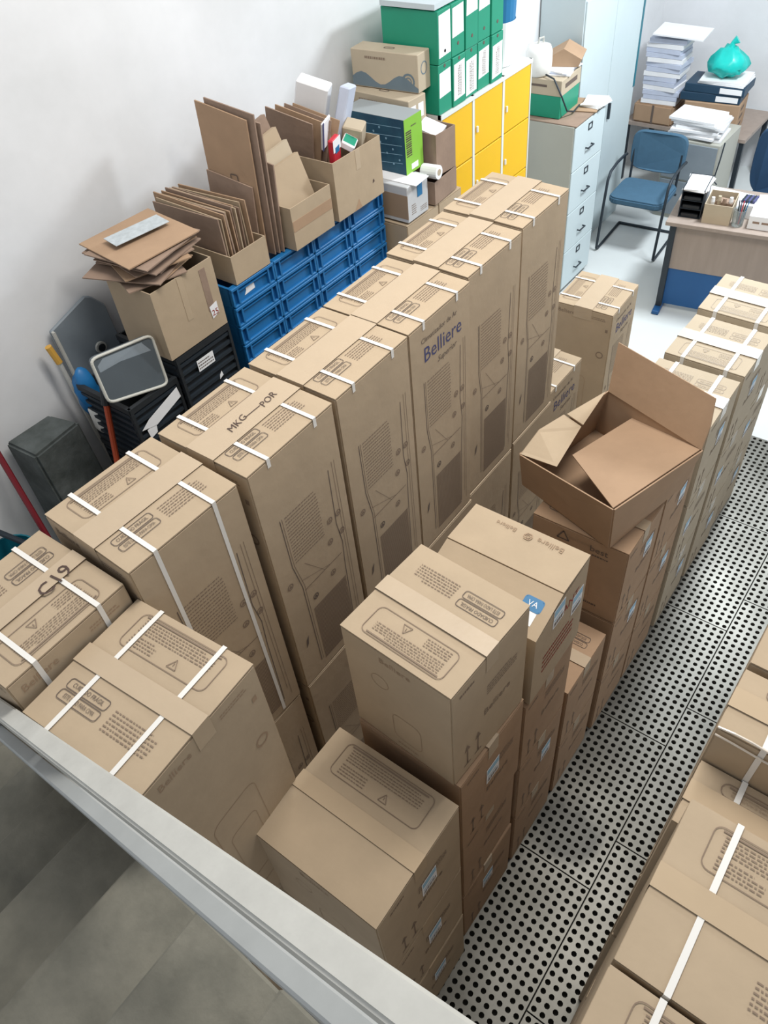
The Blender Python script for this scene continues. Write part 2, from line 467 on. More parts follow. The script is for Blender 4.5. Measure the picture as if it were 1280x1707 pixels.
def make_kind(key, sx, sy, h, side, straps=True, card=CARD, tall=True, brand=True, tape=TAPE, tapew=0.055, faces=True, drop=None, strapw=.013, hand=True, ink=True, para=True):
    """all part meshes of one kind of closed carton; local origin at the centre of its base"""
    P = []
    hx, hy = sx / 2, sy / 2
    P.append(('body', MB().box(-hx, hx, -hy, hy, 0, h - .005).mesh('body', card, bevel=.004, seg=2), None))
    U, V = top_uv(side)
    lu = sx if abs(U.x) > .5 else sy; lv = sy if abs(U.x) > .5 else sx
    R = Matrix((U, V, (0, 0, 1))).transposed().to_4x4()
    for s_ in (-1, 1):
        b = MB()
        v0, v1 = (-lv / 2 + .001, -.002) if s_ < 0 else (.002, lv / 2 - .001)
        zz = (h - .005, h - .001)
        e = .003 if s_ < 0 else .0
        if s_ < 0: t = [(-lu / 2 + .001, v0, zz[1]), (lu / 2 - .001, v0, zz[1]), (lu / 2 - .001, v1, zz[1] + e), (-lu / 2 + .001, v1, zz[1] + e)]
        else: t = [(-lu / 2 + .001, v0, zz[1] + .001), (lu / 2 - .001, v0, zz[1] + .001), (lu / 2 - .001, v1, zz[1]), (-lu / 2 + .001, v1, zz[1])]
        bo = [(p[0], p[1], p[2] - .004) for p in t]
        b.hexa([R @ Vector(p) for p in bo], [R @ Vector(p) for p in t])
        P.append(('flap', b.mesh('flap', card), None))
    zt = h + .0058
    # packing tape over the seam, down both ends
    b = MB(); w = tapew / 2
    b.add([R @ Vector(p) for p in ((-lu / 2 - .001, -w, h - .07), (-lu / 2 - .001, w, h - .07), (-lu / 2 - .001, -w, zt), (-lu / 2 - .001, w, zt),
                                   (lu / 2 + .001, -w, zt), (lu / 2 + .001, w, zt), (lu / 2 + .001, -w, h - .07), (lu / 2 + .001, w, h - .07))],
          [(0, 1, 3, 2), (2, 3, 5, 4), (4, 5, 7, 6)])
    P.append(('packing_tape', b.mesh('packing_tape', tape), None))
    if straps:
        for u0 in (-lu * .27, lu * .27):
            b = MB(); g = .0015; sw = strapw / 2
            dz = h - drop if drop else .01
            pts = [(-lv / 2 - g, dz), (-lv / 2 - g, h + .0035), (0, h + .0048), (lv / 2 + g, h + .0035), (lv / 2 + g, dz)]
            vs = []
            for pv, pz in pts: vs += [R @ Vector((u0 - sw, pv, pz)), R @ Vector((u0 + sw, pv, pz))]
            b.add(vs, [(2 * q, 2 * q + 1, 2 * q + 3, 2 * q + 2) for q in range(4)])
            P.append(('strap', b.mesh('strap', STRAP), 'white plastic strap'))
    # warning print on the top
    def top(n, ink, m_, off): P.append((n, ink.mesh(n, m_, (0, 0, h), U, V, off), None))
    IK, ID = (INK, INK_DARK) if ink else (INK_PALE, INK_PALE)
    i = Ink(); a = lu * .36; v1, v0 = lv / 2 - .022, lv * .17
    i.rrect(-a, v0, a, v1, .018, .0022)
    i.rect(-a * .9, v1 - .009, a * .86, v1 - .005)
    i.words(-a * .85, v0 + (v1 - v0) * .48, a * .82, v1 - .012, 5, .32, 11)
    i.words(-a * .85, v0 + .008, -a * .25, v0 + (v1 - v0) * .42, 4, .32, 12)
    c = ((0.03, v0 + .022))
    i.path([(c[0] - .014, c[1] - .010), (c[0] + .014, c[1] - .010), (c[0], c[1] + .015)], .0022, True); i.line((c[0], c[1] - .003), (c[0], c[1] + .006), .002)
    top('warning_print', i, IK, .0022)
    pu0, pu1 = -lu * .40, -lu * .06
    for q, t in enumerate(('CUIDADO FRÁGIL', 'ESTE LADO PARA CIMA') if hand else ()):
        d = Ink(); vv = -lv * .20 - q * .031
        d.rrect(pu0, vv - .013, pu1, vv + .013, .008, .0022)
        d.text(t, (pu0 + pu1) / 2, vv, .016, sx=.78 if q == 0 else .60)
        top('handling_print', d, ID, .0030)
    i = Ink(); i.words(lu * .0, -lv * .34, lu * .36, -lv * .18, 6, .32, 21)
    if para: top('paragraph_print', i, IK, .0030)
    if faces:
        def side_p(f, n, ink, m_, lb=None, off=.0008):
            nn, u = FACE[f]; P.append((n, ink.mesh(n, m_, (nn[0] * hx, nn[1] * hy, 0), u, (0, 0, 1), off), lb))
        if tall:
            op = {'-x': '+x', '+x': '-x', '-y': '+y', '+y': '-y'}[side]
            for n, ink, dk in tall_front(): side_p(op, n, ink, INK_DARK if dk else INK)
            if brand:
                t = Ink(); t.text('Belliere', .01, .945, .085, sx=.92); side_p(op, 'brand_print', t, INK_BLUE, 'dark blue brand lettering')
                t = Ink(); t.text('Climatizador de Ar', -.01, 1.008, .028); side_p(op, 'caption_print', t, INK_DARK)
                t = Ink(); t.text('Superior', .035, .885, .034, shear=.3); side_p(op, 'caption_print', t, INK_DARK)
            for f in ('-y', '+x', '+y'):
                if f == op: continue
                mm = INK if f == '-y' else INK_FAINT
                t = Ink(); t.text('Belliere', -.10, h - .045, .034); side_p(f, 'brand_print', t, mm)
                t = Ink(); t.words(.05, h - .055, .14, h - .035, 2, .4, 4); side_p(f, 'caption_print', t, mm)
                t = Ink(); t.circ(.13, h - .28, .02, .006); side_p(f, 'icon_print', t, mm)
                t = Ink(); t.rrect(-.10, .12, .06, .62, .03, .002); t.rrect(-.07, .2, .03, .5, .02, .0016); side_p(f, 'outline_print', t, INK_FAINT)
                t = Ink(); t.rect(.145, h - .12, .16, h - .10); side_p(f, 'mark_print', t, mm)
        else:
            t = Ink(); t.text('Belliere', .0, h - .045, .030, sx=1.15); side_p('-y', 'brand_print', t, INK_FAINT)
            t = Ink(); t.rrect(-.03, .06, .07, .19, .025, .0018); side_p('-y', 'outline_print', t, INK_FAINT)
            t = Ink(); t.circ(-.06, h - .16, .03, .0016); side_p('-y', 'icon_print', t, INK_FAINT)
            t = Ink(); t.words(-.02, .025, .06, .037, 1, .5, 3); side_p('-y', 'caption_print', t, INK_FAINT)
            t = Ink(); t.words(-.14, h - .05, -.06, h - .035, 1, .6, 2); side_p('+x', 'caption_print', t, INK)
            for cu in (-.11, -.06):
                t = Ink(); t.rect(cu - .003, .05, cu + .003, .13); t.poly([(cu - .014, .12), (cu + .014, .12), (cu, .15)]); t.rect(cu - .016, .04, cu + .016, .045); t.rect(cu - .003, .04, cu + .003, .06)
                side_p('+x', 'arrow_print', t, INK)
            t = Ink(); t.words(-.02, .29, .12, .34, 4, .4, 7); side_p('+x', 'paragraph_print', t, INK)
            t = Ink(); t.text('Belliere', .03, .21, .042); side_p('+x', 'brand_print', t, INK)
    KIND[key] = P
    return P


STICK = MB().box(0, .0008, -.035, .035, -.045, .045).mesh('shipping_label', PAPER)
_t = Ink(); _t.rect(-.032, .012, .032, .042); _t.rect(-.03, -.01, .02, -.004)
STICKB = _t.mesh('label_print', PAPER_BLUE, (.0008, 0, 0), (0, 1, 0), (0, 0, 1), .0004)
_t = Ink()
for _k in range(14): _t.rect(-.03 + _k * .0043, -.038, -.03 + _k * .0043 + (.0025 if _k % 3 else .0012), -.018)
STICKK = _t.mesh('label_print', INK_DARK, (.0008, 0, 0), (0, 1, 0), (0, 0, 1), .0005)


def ship_label(root, x, y, z):
    s_ = link('shipping_label', STICK, root); s_.location = (x, y, z); s_['label'] = 'white and blue shipping label'
    link('label_print', STICKB, s_); link('label_print', STICKK, s_)


def carton(kind, label, loc, rz=0.0, group=None, name='cardboard_carton', cat='box', ship=None):
    r = thing(name, label, cat, loc, rz, group)
    for n, me, lb in KIND[kind]:
        o = link(n, me, r)
        if lb: o['label'] = lb
    if ship:
        for p in ship: ship_label(r, *p)
    return r


make_kind('tall_w', .358, .372, 1.08, '-x', tapew=.11, drop=.03)             # label on the wall side, drawing faces the aisle
make_kind('tall_nb', .358, .372, 1.08, '-x', brand=False, tapew=.11, drop=.03)
make_kind('tall_full', .358, .372, 1.08, '-x', brand=False, tapew=.09)
make_kind('tall_n', .388, .372, 1.0, '+y', brand=False)  # label on the far side
make_kind('tall_n2', .37, .36, 1.05, '+y', brand=False)
make_kind('tall_e', .345, .352, 1.06, '+x', brand=False)
make_kind('tall_plain', .358, .372, 1.08, '-x', straps=False, brand=False)

TL = 1.08
ROWX = -1.484
ycs = [.711, 1.108, 1.497, 1.876, 2.268, 2.662]
row_labels = [
    'tall strapped carton in the upper tier, next beside the carton marked C19 in black marker',
    'tall strapped carton in the upper tier with scrawled marker writing along its taped top seam',
    'tall strapped carton in the upper tier with a torn white sticker at its top edge',
    'tall strapped carton in the upper tier whose dark blue brand lettering faces the aisle clearly',
    'tall strapped carton in the upper tier, last but one before the yellow lockers',
    'tall strapped carton in the upper tier standing nearest the yellow lockers',
]
row = []
for k, y in enumerate(ycs):
    carton('tall_plain', 'tall printed carton in the shaded lower tier under ' + ['the one beside C19', 'the one with marker writing', 'the one with torn sticker',
                          'the one with blue lettering', 'the last but one', 'the one nearest the lockers'][k],
           (ROWX + (-.004, .006, .004, .0, -.020, -.030)[k], y + (.004 if k % 2 else -.006), 0), group='lower tier of tall cartons')
    row.append(carton('tall_w' if k == 3 else 'tall_full' if k == 0 else 'tall_nb', row_labels[k], (ROWX + (-.006, .004, 0, -.004, -.024, -.034)[k], y, TL + .0035), rz=math.radians((-1.6, .4, .3, .2, -.3, 0)[k]), group='upper tier of tall cartons'))
# marker scrawl on the second, sticker on the third
t = Ink()
for txt, u, v in (('POR', .095, -.008), ('MKG', -.035, -.004)): t.text(txt, u, v, .036, rot=.12, shear=.25)
t.line((.0, -.006), (.06, -.006), .003)
t.build('marker_writing', PEN, (0, 0, TL + .0068), (0, 1, 0), (-1, 0, 0), row[1])
MB().box(-.03, .03, .15, .186, TL + .0035, TL + .0045).build('sticker', PAPER, row[2])
MB().box(-.03, .03, .186, .1875, TL - .02, TL + .0045).build('sticker', PAPER, row[2])
# single tall carton that goes on with the row and the one by the filing cabinet
carton('tall_w', 'single tall carton on the floor at the end of the two-tier row of cartons', (-1.55, 3.07, 0), group='tall cartons standing on the floor')
carton('tall_w', 'tall strapped carton on the floor in front of the grey filing cabinet', (-1.588, 3.872, 0), rz=math.radians(2.2), group='tall cartons standing on the floor')
# the two beside the stair
b0 = carton('tall_e', 'strapped carton beside the stair marked C19 in black marker on its top', (-1.508, .328, 1.063), rz=math.radians(.8), group='tall cartons by the stair')
t = Ink(); t.text('C19', -.085, .02, .06, rot=math.pi + .12)
t.build('marker_writing', PEN, (0, 0, 1.0672), (0, -1, 0), (1, 0, 0), b0)
carton('tall_e', 'tall carton under the carton marked C19, mostly hidden beside the stair', (-1.508, .328, 0), group='tall cartons by the stair, below')
carton('tall_n', 'strapped carton right by the stair rail with two white straps running towards the rail', (-1.126, .345, 1.0545), rz=math.radians(3.6), group='tall cartons by the stair')
carton('tall_n2', 'tall carton under the strapped carton right by the stair rail', (-1.135, .345, 0), group='tall cartons by the stair, below')

# ------------------------------------------------------------------ middle row along the walkway
make_kind('e', .432, .388, .477, '+y', straps=False, tall=False, tape=TAPE_MATT, hand=False, para=False)
make_kind('f', .362, .346, .48, '-y', straps=False, tall=False)
make_kind('f2', .372, .346, .48, '-y', straps=False, tall=False, card=CARD_RED)
make_kind('l', .392, .33, .44, '-y', straps=False, tall=False, card=CARD_RED)
make_kind('k', .40, .325, .44, '+y', straps=False, tall=False, card=CARD_RED)
make_kind('r', .366, .362, .465, '-y', straps=True, tall=False, card=CARD_GREY, tape=TAPE_WHITE, tapew=.075, strapw=.018, ink=False)

for k in range(3):
    carton('e', ['lowest carton of the three-high stack between the stair rail and walkway', 'middle carton of the three-high stack between the stair rail and walkway',
                 'top carton of the three-high stack at the stair rail, wide label along its top'][k],
           (-.729 + (.003, .0, 0)[k], .550, .4805 * k), group='cartons along the walkway', ship=[(.217, .03, .28)])
for k in range(4):
    carton('f' if k == 3 else 'f2', ['lowest carton of the four-high stack beside the walkway', 'second carton from the floor in the four-high stack beside the walkway',
                 'third carton from the floor in the four-high stack beside the walkway',
                 'highest carton by the walkway with upside-down CUIDADO FRÁGIL print on its top'][k],
           (-.722 + (.0, -.004, .004, 0)[k], .962, .4835 * k), rz=math.radians(-3.4 if k == 3 else (-1, .5, -1.2, 0)[k]), group='cartons along the walkway',
           ship=[(.187, .0, .30)] if k in (0, 2) else None)


def open_carton(name, label, loc, rz, sx, sy, h, card=CARD, inner=None, group=None, th=.005, cat='box'):
    r = thing(name, label, cat, loc, rz, group)
    hx, hy = sx / 2, sy / 2
    MB().box(-hx, hx, -hy, hy, 0, th).build('bottom', card, r)
    for a in ((-hx, hx, -hy, -hy + th), (-hx, hx, hy - th, hy), (-hx, -hx + th, -hy + th, hy - th), (hx - th, hx, -hy + th, hy - th)):
        MB().box(*a, th, h).build('side', card, r)
    return r


def flap(parent, edge, w, length, ang, h, th=.004, card=CARD, taper=.0):
    """flap hinged on a top edge: edge '+x','-x','+y','-y'; ang from vertical, positive outwards"""
    (nx, ny), u = FACE[edge][0], Vector(FACE[edge][1]); n = Vector((nx, ny, 0))
    d = Vector((0, 0, 1)) * math.cos(ang) + n * math.sin(ang)
    o = Vector((nx * parent['_hx'], ny * parent['_hy'], h))
    a = [o - u * w / 2, o + u * w / 2, o + u * (w / 2 - taper) + d * length, o - u * (w / 2 - taper) + d * length]
    return MB().slab(a, -(u.cross(d)).normalized() * th).build('flap', card, parent)


# carton with its lid pushed in at the near side (logo and blue sticker on the lid)
for k in range(3):
    carton('l', ['lowest carton under the carton with the blue sticker on its lid', 'second carton up under the carton with the blue sticker on its lid',
                 'third carton up, right under the carton with the blue sticker on its lid'][k],
           (-.733, 1.330, .4435 * k), group='cartons along the walkway', ship=[(.197, .05, .25)] if k == 1 else None)
g = thing('cardboard_carton', 'pale-topped carton with sunken near flap and blue sticker, beside the highest carton', 'box', (-.735, 1.343, 1.333), 0, 'cartons along the walkway')
hx, y0, y1, zt = .203, -.162, .165, .410
MB().hexa([(-hx, y0, 0), (hx, y0, 0), (hx, y1, 0), (-hx, y1, 0)], [(-hx, y0, zt - .062), (hx, y0, zt - .062), (hx, y1, zt - .006), (-hx, y1, zt - .006)]).build('body', CARD, g)
MB().hexa([(-hx, -.002, zt - .006), (hx, -.002, zt - .006), (hx, y1 + .002, zt - .004), (-hx, y1 + .002, zt - .004)], [(-hx, -.002, zt), (hx, -.002, zt), (hx, y1 + .002, zt + .003), (-hx, y1 + .002, zt + .003)]).build('lid_flap', CARD, g)
MB().hexa([(-hx, y0, zt - .062), (hx, y0, zt - .062), (hx, -.004, zt - .010), (-hx, -.004, zt - .010)], [(-hx, y0, zt - .056), (hx, y0, zt - .056), (hx, -.004, zt - .004), (-hx, -.004, zt - .004)]).build('sunken_flap', CARD, g)
for t in (Ink().circ(-.01, -.03, .014, .004, 6).circ(-.01, -.03, .007, .003, 6), Ink().text('Belliere', -.085, -.035, .03), Ink().text('Belliere', .07, -.035, .024)):
    t.build('lid_print', INK_FAINT, (0, .10, zt + .0045), (-1, 0, 0), (0, -1, 0), g)
nf = Vector((0, .158, .052)).normalized()
t = Ink(); t.rect(-.165, -.055, -.05, -.02); t.build('sticker', PAPER_BLUE, (.0, -.083, zt - .0325), (1, 0, 0), nf, g, .0025)
tt = Ink(); tt.rrect(.11, -.005, .17, .035, .008, .004); tt.rect(.112, -.003, .168, .033); tt.build('sticker', BUCKET, (0, -.083, zt - .0325), (1, 0, 0), nf, g, .003)
tt = Ink(); tt.rect(.115, -.05, .165, -.008); tt.build('sticker', PAPER, (0, -.083, zt - .0325), (1, 0, 0), nf, g, .0035)
tt = Ink(); tt.text('VA', .14, .015, .026); tt.build('sticker_print', PAPER, (0, -.083, zt - .0325), (1, 0, 0), nf, g, .004)
tt = Ink(); tt.text('AVANT', .03, .30, .05); tt.words(-.1, .1, .1, .2, 4, .4, 3); tt.build('side_print', INK_RED, (hx, 0, 0), (0, 1, 0), (0, 0, 1), g, .001)
ship_label(g, hx + .0005, .11, .25); ship_label(g, hx + .0005, -.02, .33)

# low stack of two
for k in range(2):
    carton('l', ['lower carton of the low two-high stack beside the walkway', 'upper carton of the low two-high stack, reddish brown top'][k],
           (-.735, 1.703, .444 * k), group='cartons along the walkway')
# two stacks of three, carrying the open carton
for j, y in enumerate((2.09, 2.432)):
    for k in range(3):
        r = carton('k', [['lowest', 'middle', 'top'][k] + ' carton of the three-high stack under the near end of the open carton',
                         ['lowest', 'middle', 'top'][k] + ' carton of the three-high stack under the far end of the open carton'][j],
                   (-.735, y, .444 * k), group='cartons under the open carton', ship=[(.201, .06, .28)] if k else None)
        if j == 0 and k == 2:
            t = Ink(); t.path([(-.09, .37), (-.04, .37), (-.065, .415)], .006, True); t.text('best', .085, .385, .045); t.words(.06, .345, .13, .36, 1, .5, 3)
            t.words(-.05, .05, .12, .07, 1, .5, 4)
            t.build('side_print', INK_DARK, (0, -.1625, 0), (1, 0, 0), (0, 0, 1), r, .0015)
# strapped stacks at the far end of the walkway
for j, y in enumerate((2.835, 3.245, 3.665)):
    xx = (-.715, -.712, -.722)[j]
    where = ['next to the open carton', 'in the middle of the far strapped stacks', 'at the desk end of the walkway'][j]
    for k in range(3):
        carton('r', '%s strapped pale carton of the stack %s' % (['lowest', 'middle', 'top'][k], where), (xx, y, .4685 * k), rz=math.radians((.5, -.6, -.4)[j]),
               group='strapped pale cartons', ship=[(.1845, .05, .27)] if k != 1 else [(.1845, -.08, .25)])

# the big open carton lying askew on the stacks
zb = 1.334
r = thing('open_carton', 'large empty open brown carton lying askew on top of the stacks', 'box', (0, 0, 0))
BN, BR, BL = Vector((-.612, 1.915, zb)), Vector((-.515, 2.36, zb)), Vector((-1.045, 2.04, zb))
BF = BR + BL - BN
zr = 1.565
rim = {'n': on_z(1023, 849, zr), 'l': on_z(867, 757, zr - .04), 'r': on_z(1170, 750, zr), 'f': on_z(1015, 652, zr)}
cx = (BN + BF) / 2
MB().hexa([BL, BN, BR, BF], [p + Vector((0, 0, .005)) for p in (BL, BN, BR, BF)]).build('bottom', CARD_RED, r)


def panel(name, pts, parent, material=CARD_RED, th=.005):
    pts = [Vector(p) for p in pts]
    n = (pts[1] - pts[0]).cross(pts[2] - pts[0]).normalized() * th
    return MB().slab(pts, n).build(name, material, parent)


panel('side', [BL, BN, rim['n'], rim['l']], r)
panel('side', [BN, BR, rim['r'], rim['n']], r)
panel('side', [BR, BF, rim['f'], rim['r']], r)
panel('side', [BF, BL, rim['l'], rim['f']], r)
fv = on_y(1026, 573, rim['f'].y + .07) - rim['f']
fw = on_y(1202, 662, rim['r'].y + .07) - rim['r']
fv = (fv + fw) / 2
e = (rim['r'] - rim['f']) * .02
panel('flap', [rim['f'], rim['r'], rim['r'] + fv * .5 + e, rim['r'] + fv, rim['f'] + fv], r)
# pale flap along the wall side, folded flat, split by a slit
z2 = zr - .004
panel('flap', [on_z(868, 757, zr - .036), on_z(899, 716, z2), on_z(940, 691, z2), on_z(969, 711, z2 - .02), on_z(928, 778, zr - .03)], r, CARD)
panel('flap', [on_z(945, 690, z2 + .004), on_z(1010, 652, z2 + .004), on_z(972, 708, z2 - .012)], r, CARD)
# flap hinged on the walkway side, folded inwards and sagging
panel('flap', [rim['n'] + Vector((-.004, .004, -.004)), rim['r'] + Vector((-.006, -.004, -.004)), on_z(1104, 667, zr - .06), on_z(954, 760, zr - .06)], r, CARD_RED)

# ------------------------------------------------------------------ right of the walkway: strapped cartons
make_kind('q', .44, .366, .975, '+y', tall=True, brand=False, hand=False, tape=TAPE_MATT)
make_kind('q2', .44, .172, .90, '+y', tall=False, faces=False, hand=False, tape=TAPE_MATT)
make_kind('q3', .44, .178, .975, '+y', tall=False, faces=False, hand=False, tape=TAPE_MATT)
LEAN = .0205                                     # the stacks lean a little away from the walkway


def qstack(kind, y, lab_top, lab_low, x):
    h = {'q': .975, 'q2': .90, 'q3': .975}[kind]
    for k, lab in enumerate((lab_low, lab_top)):
        z = (h + .0065) * k
        r = carton(kind, lab, (x - .04 + LEAN * z, y, z + .0045), group='strapped cartons right of the walkway')
        r.rotation_euler = (0, LEAN, 0)


Q1n, Q1f = on_z(1018.6, 1600, 1.96), on_z(1151, 1329, 1.96)
qy = (Q1n.y + Q1f.y) / 2
qstack('q', qy, 'big strapped carton across the walkway from the three-high stack', 'carton under the big strapped carton across the walkway', .218)
qstack('q', qy - .376, 'strapped carton across the walkway nearest the stair', 'carton under the strapped carton across the walkway nearest the stair', .216)
qstack('q2', qy + .275, 'narrow strapped carton sunk between taller ones across the walkway', 'carton under the narrow sunken carton across the walkway', .204)
qstack('q3', qy + .456, 'film-wrapped strapped carton across the walkway with shiny creased edge', 'carton under the film-wrapped carton across the walkway', .202)
qstack('q', qy + .75, 'farthest carton in the row across the walkway', 'carton under the farthest one in the row across the walkway', .204)
film = MB()
pts = []
fy = qy + .456 - .089
for i in range(13):
    u = i / 12; x = -.016 + u * .43
    pts.append((x, fy - .004 + .003 * math.sin(u * 9), 1.972 - LEAN * (x + .02) + .003 * math.sin(u * 14)))
film.tube(pts, .0032, 6)
tag(film.build('plastic_film', TAPE_WHITE), 'upper shiny creased edge of clear film on the wrapped carton', 'film')
film = MB().tube([(p[0], p[1] - .004, p[2] - .026 - .010 * math.sin(i * .7)) for i, p in enumerate(pts)], .0028, 6)
tag(film.build('plastic_film', TAPE_WHITE), 'lower shiny creased edge of clear film on the wrapped carton', 'film')

ORD = ['first', 'second', 'third', 'fourth', 'fifth', 'sixth', 'seventh', 'eighth', 'ninth', 'tenth', 'eleventh', 'twelfth', 'thirteenth', 'fourteenth', 'fifteenth', 'sixteenth', 'seventeenth', 'eighteenth']
# ------------------------------------------------------------------ blue crates along the wall
CW, CD, CH = .2855, .40, .10
shell = MB()
w = CW - .003
shell.box(-CD, -.012, 0, w, 0, .01)
for a in ((-CD, -CD + .012, 0, w), (-.024, -.012, 0, w), (-CD, -.012, 0, .012), (-CD, -.012, w - .012, w)): shell.box(*a, .01, CH - .002)
M_SHELL = shell.mesh('shell', BLUE)
M_RIM = MB().box(-.012, .006, 0, w, CH - .016, CH - .002).mesh('rim', BLUE, bevel=.002)
M_RIM2 = MB().box(-.012, .002, .004, w - .004, 0, .010).mesh('rim', BLUE, bevel=.002)
M_RIM3 = MB().box(-.012, .000, .045, w - .045, CH - .034, CH - .030).mesh('rim', BLUE)
M_RIB = MB().box(-.012, .003, 0, .010, .010, CH - .016).mesh('rib', BLUE)
M_POCKET = MB().box(-.012, -.010, 0, .030, .010, CH - .016).mesh('pocket', BLUE_D)
M_SIDE = MB().box(-CD + .02, -.03, -.004, 0, CH - .022, CH - .002).mesh('rim', BLUE)


def blue_crate(y, z, label, group='blue crates under the open cartons'):
    r = thing('plastic_crate', label, 'crate', (-2.545, y, z), 0, group)
    link('shell', M_SHELL, r); link('rim', M_RIM, r); link('rim', M_RIM2, r); link('rim', M_RIM3, r)
    for yy in (0, .034, w - .044, w - .010): link('rib', M_RIB, r).location = (0, yy, 0)
    for yy in (.008, w - .038): link('pocket', M_POCKET, r).location = (0, yy, 0)
    return r


for c in range(4):
    for k in range(18):
        lab = 'blue plastic crate, %s from the top in the column under %s' % ((['top'] + ORD[1:])[17 - k], ['the carton of upright sheets', 'the tall leaning sheets', 'the carton of folded boxes', 'the carton of mixed packets'][c])
        if k == 17: lab = ['top blue crate with a torn white sticker, under the carton of upright sheets', 'top blue crate under the tall leaning cardboard sheets',
                          'top blue crate under the carton of slanting folded boxes', 'top blue crate under the carton of mixed packets'][c]
        r = blue_crate(2.012 + CW * c, CH * k, lab)
        if c == 0 and k == 17:
            MB().slab([(.0, .085, .025), (.0, .155, .030), (.0, .152, .060), (.0, .10, .065), (.0, .098, .043)], (.0012, 0, 0)).build('sticker', PAPER, r).location = (-.0115, 0, 0)


# ------------------------------------------------------------------ black ventilated crates
def black_crate(loc, wy, dx, h, label, group='black ventilated crates by the wall'):
    r = thing('plastic_crate', label, 'crate', loc, 0, group)
    b = MB(); b.box(-dx, 0, 0, wy, 0, .012)
    for a in ((-dx, -dx + .01, 0, wy), (-.02, -.012, .012, wy - .012), (-dx, 0, .010, .018), (-dx, 0, wy - .012, wy)): b.box(*a, .012, h - .004)
    b.build('shell', BLACKP, r)
    MB().box(-.014, .004, 0, wy, h - .03, h - .002).build('rim', BLACKP, r)
    MB().box(-dx, 0, -.004, .012, h - .03, h - .002).build('rim', BLACKP, r)
    for q in range(7):
        z = .015 + q * (h - .07) / 6
        MB().box(-.013, .002, .006, wy - .006, z, z + .016).build('slat', DARK, r)
        MB().box(-dx + .01, -.01, -.002, .012, z, z + .016).build('slat', DARK, r)
    for yy in (0, wy - .014): MB().box(-.016, .005, yy, yy + .014, 0, h - .03).build('post', BLACKP, r)
    return r


for k in range(5):
    r = black_crate((-2.545, 1.622, .333 * k), .33, .40, .331, 'top black slatted crate with white paper label, under the carton of flat sheets' if k == 4 else 'black slatted crate, %s from the top under the carton of flat sheets' % ORD[4 - k])
    if k == 4:
        MB().box(.006, .0072, .10, .20, .205, .262).build('paper_label', PAPER, r)
        t = Ink(); t.words(-.045, -.022, .045, .022, 3, .4, 3); t.build('label_print', INK_DARK, (.0072, .15, .233), (0, 1, 0), (0, 0, 1), r)
        MB().slab([(.004, .20, .10), (.004, .225, .11), (.004, .22, .135), (.004, .205, .12)], (.001, 0, 0)).build('sticker', PAPER, r)
for k in range(5):
    r = black_crate((-2.56, 1.335, .316 * k), .275, .36, .314, 'black slatted crate with torn white delivery notes, beside the orange-red handle' if k == 4 else 'black slatted crate, %s from the top under the torn delivery notes' % ORD[4 - k])
    if k == 4:
        MB().slab([(.0045, .045, .17), (.0045, .10, .18), (.0045, .09, .13), (.0045, .05, .12)], (.001, 0, 0)).build('delivery_note', PAPER, r)
        MB().slab([(.006, .07, .215), (.006, .255, .27), (.006, .262, .215), (.006, .10, .165), (.006, .02, .185)], (.001, 0, 0)).build('delivery_note', PAPER, r)

# ------------------------------------------------------------------ open cartons with flattened cardboard
def sheet(name, label, c, size, rot, material=CARD_OLD, group=None, cat='cardboard'):
    """flat rectangular sheet, centre c, size (x,y,z), euler rot"""
    sx, sy, sz = (v / 2 for v in size)
    o = MB().box(-sx, sx, -sy, sy, -sz, sz).build(name, material)
    o.location = c; o.rotation_euler = rot
    return tag(o, label, cat, group)


c1 = open_carton('open_carton', 'open brown carton heaped with flat sheets, on the black crates', (-2.685, 1.778, 1.668), 0, .285, .345, .325, CARD)
MB().box(.1425, .1437, -.03, .0, .12, .325).build('tape_strip', TAPE, c1); MB().box(.1425, .1437, .09, .125, .10, .30).build('tape_strip', CARD_OLD, c1)
MB().slab([(.144, .10, .06), (.144, .14, .075), (.144, .14, .13), (.144, .095, .12)], (.001, 0, 0)).build('torn_sticker', PAPER, c1)
t = Ink(); t.text('25', .12, .085, .04); t.build('sticker_print', INK_RED, (.1452, 0, 0), (0, 1, 0), (0, 0, 1), c1)
for k in range(11):
    mt = (CARD_OLD, CARD_RED, CARD_OLD)[k % 3]
    o = sheet('cardboard_sheet', 'flattened cardboard sheet, %s from the top of the heap on the open carton' % ORD[10 - k], (-2.725 + rnd.uniform(-.03, .02), 1.765 + rnd.uniform(-.03, .03), 2.004 + k * .0105),
              (.36 + rnd.uniform(-.06, .03), .31 + rnd.uniform(-.06, .05), .005), (rnd.uniform(-.03, .03), .02 + rnd.uniform(-.02, .03), rnd.uniform(-.4, .4)), mt, 'flattened sheets heaped on the open carton')
sheet('printed_sheet', 'pale printed sheet lying on top of the heap of flattened cardboard', (-2.77, 1.79, 2.1325), (.10, .26, .002), (.0, .02, -.15), mat('pale_print_sheet', (188, 196, 200), .7, noise=.3, nscale=30), None, 'paper')

c2 = open_carton('open_carton', 'open brown carton packed with upright flattened boxes, on the blue crates', (-2.79, 2.165, 1.803), 0, .50, .225, .135, CARD)
for k in range(12):
    sheet('cardboard_sheet', 'upright flattened box, %s counting from the tall grey board side' % ORD[k], (-2.80 + rnd.uniform(-.015, .01), 2.075 + k * .0145, 1.955 + rnd.uniform(-.01, .03)),
          (.44 + rnd.uniform(-.03, .02), .006, .285), (rnd.uniform(-.02, .02), rnd.uniform(-.04, .03), rnd.uniform(-.02, .02)), (CARD_OLD, CARD, CARD_RED)[k % 3], 'upright flattened boxes in the carton')

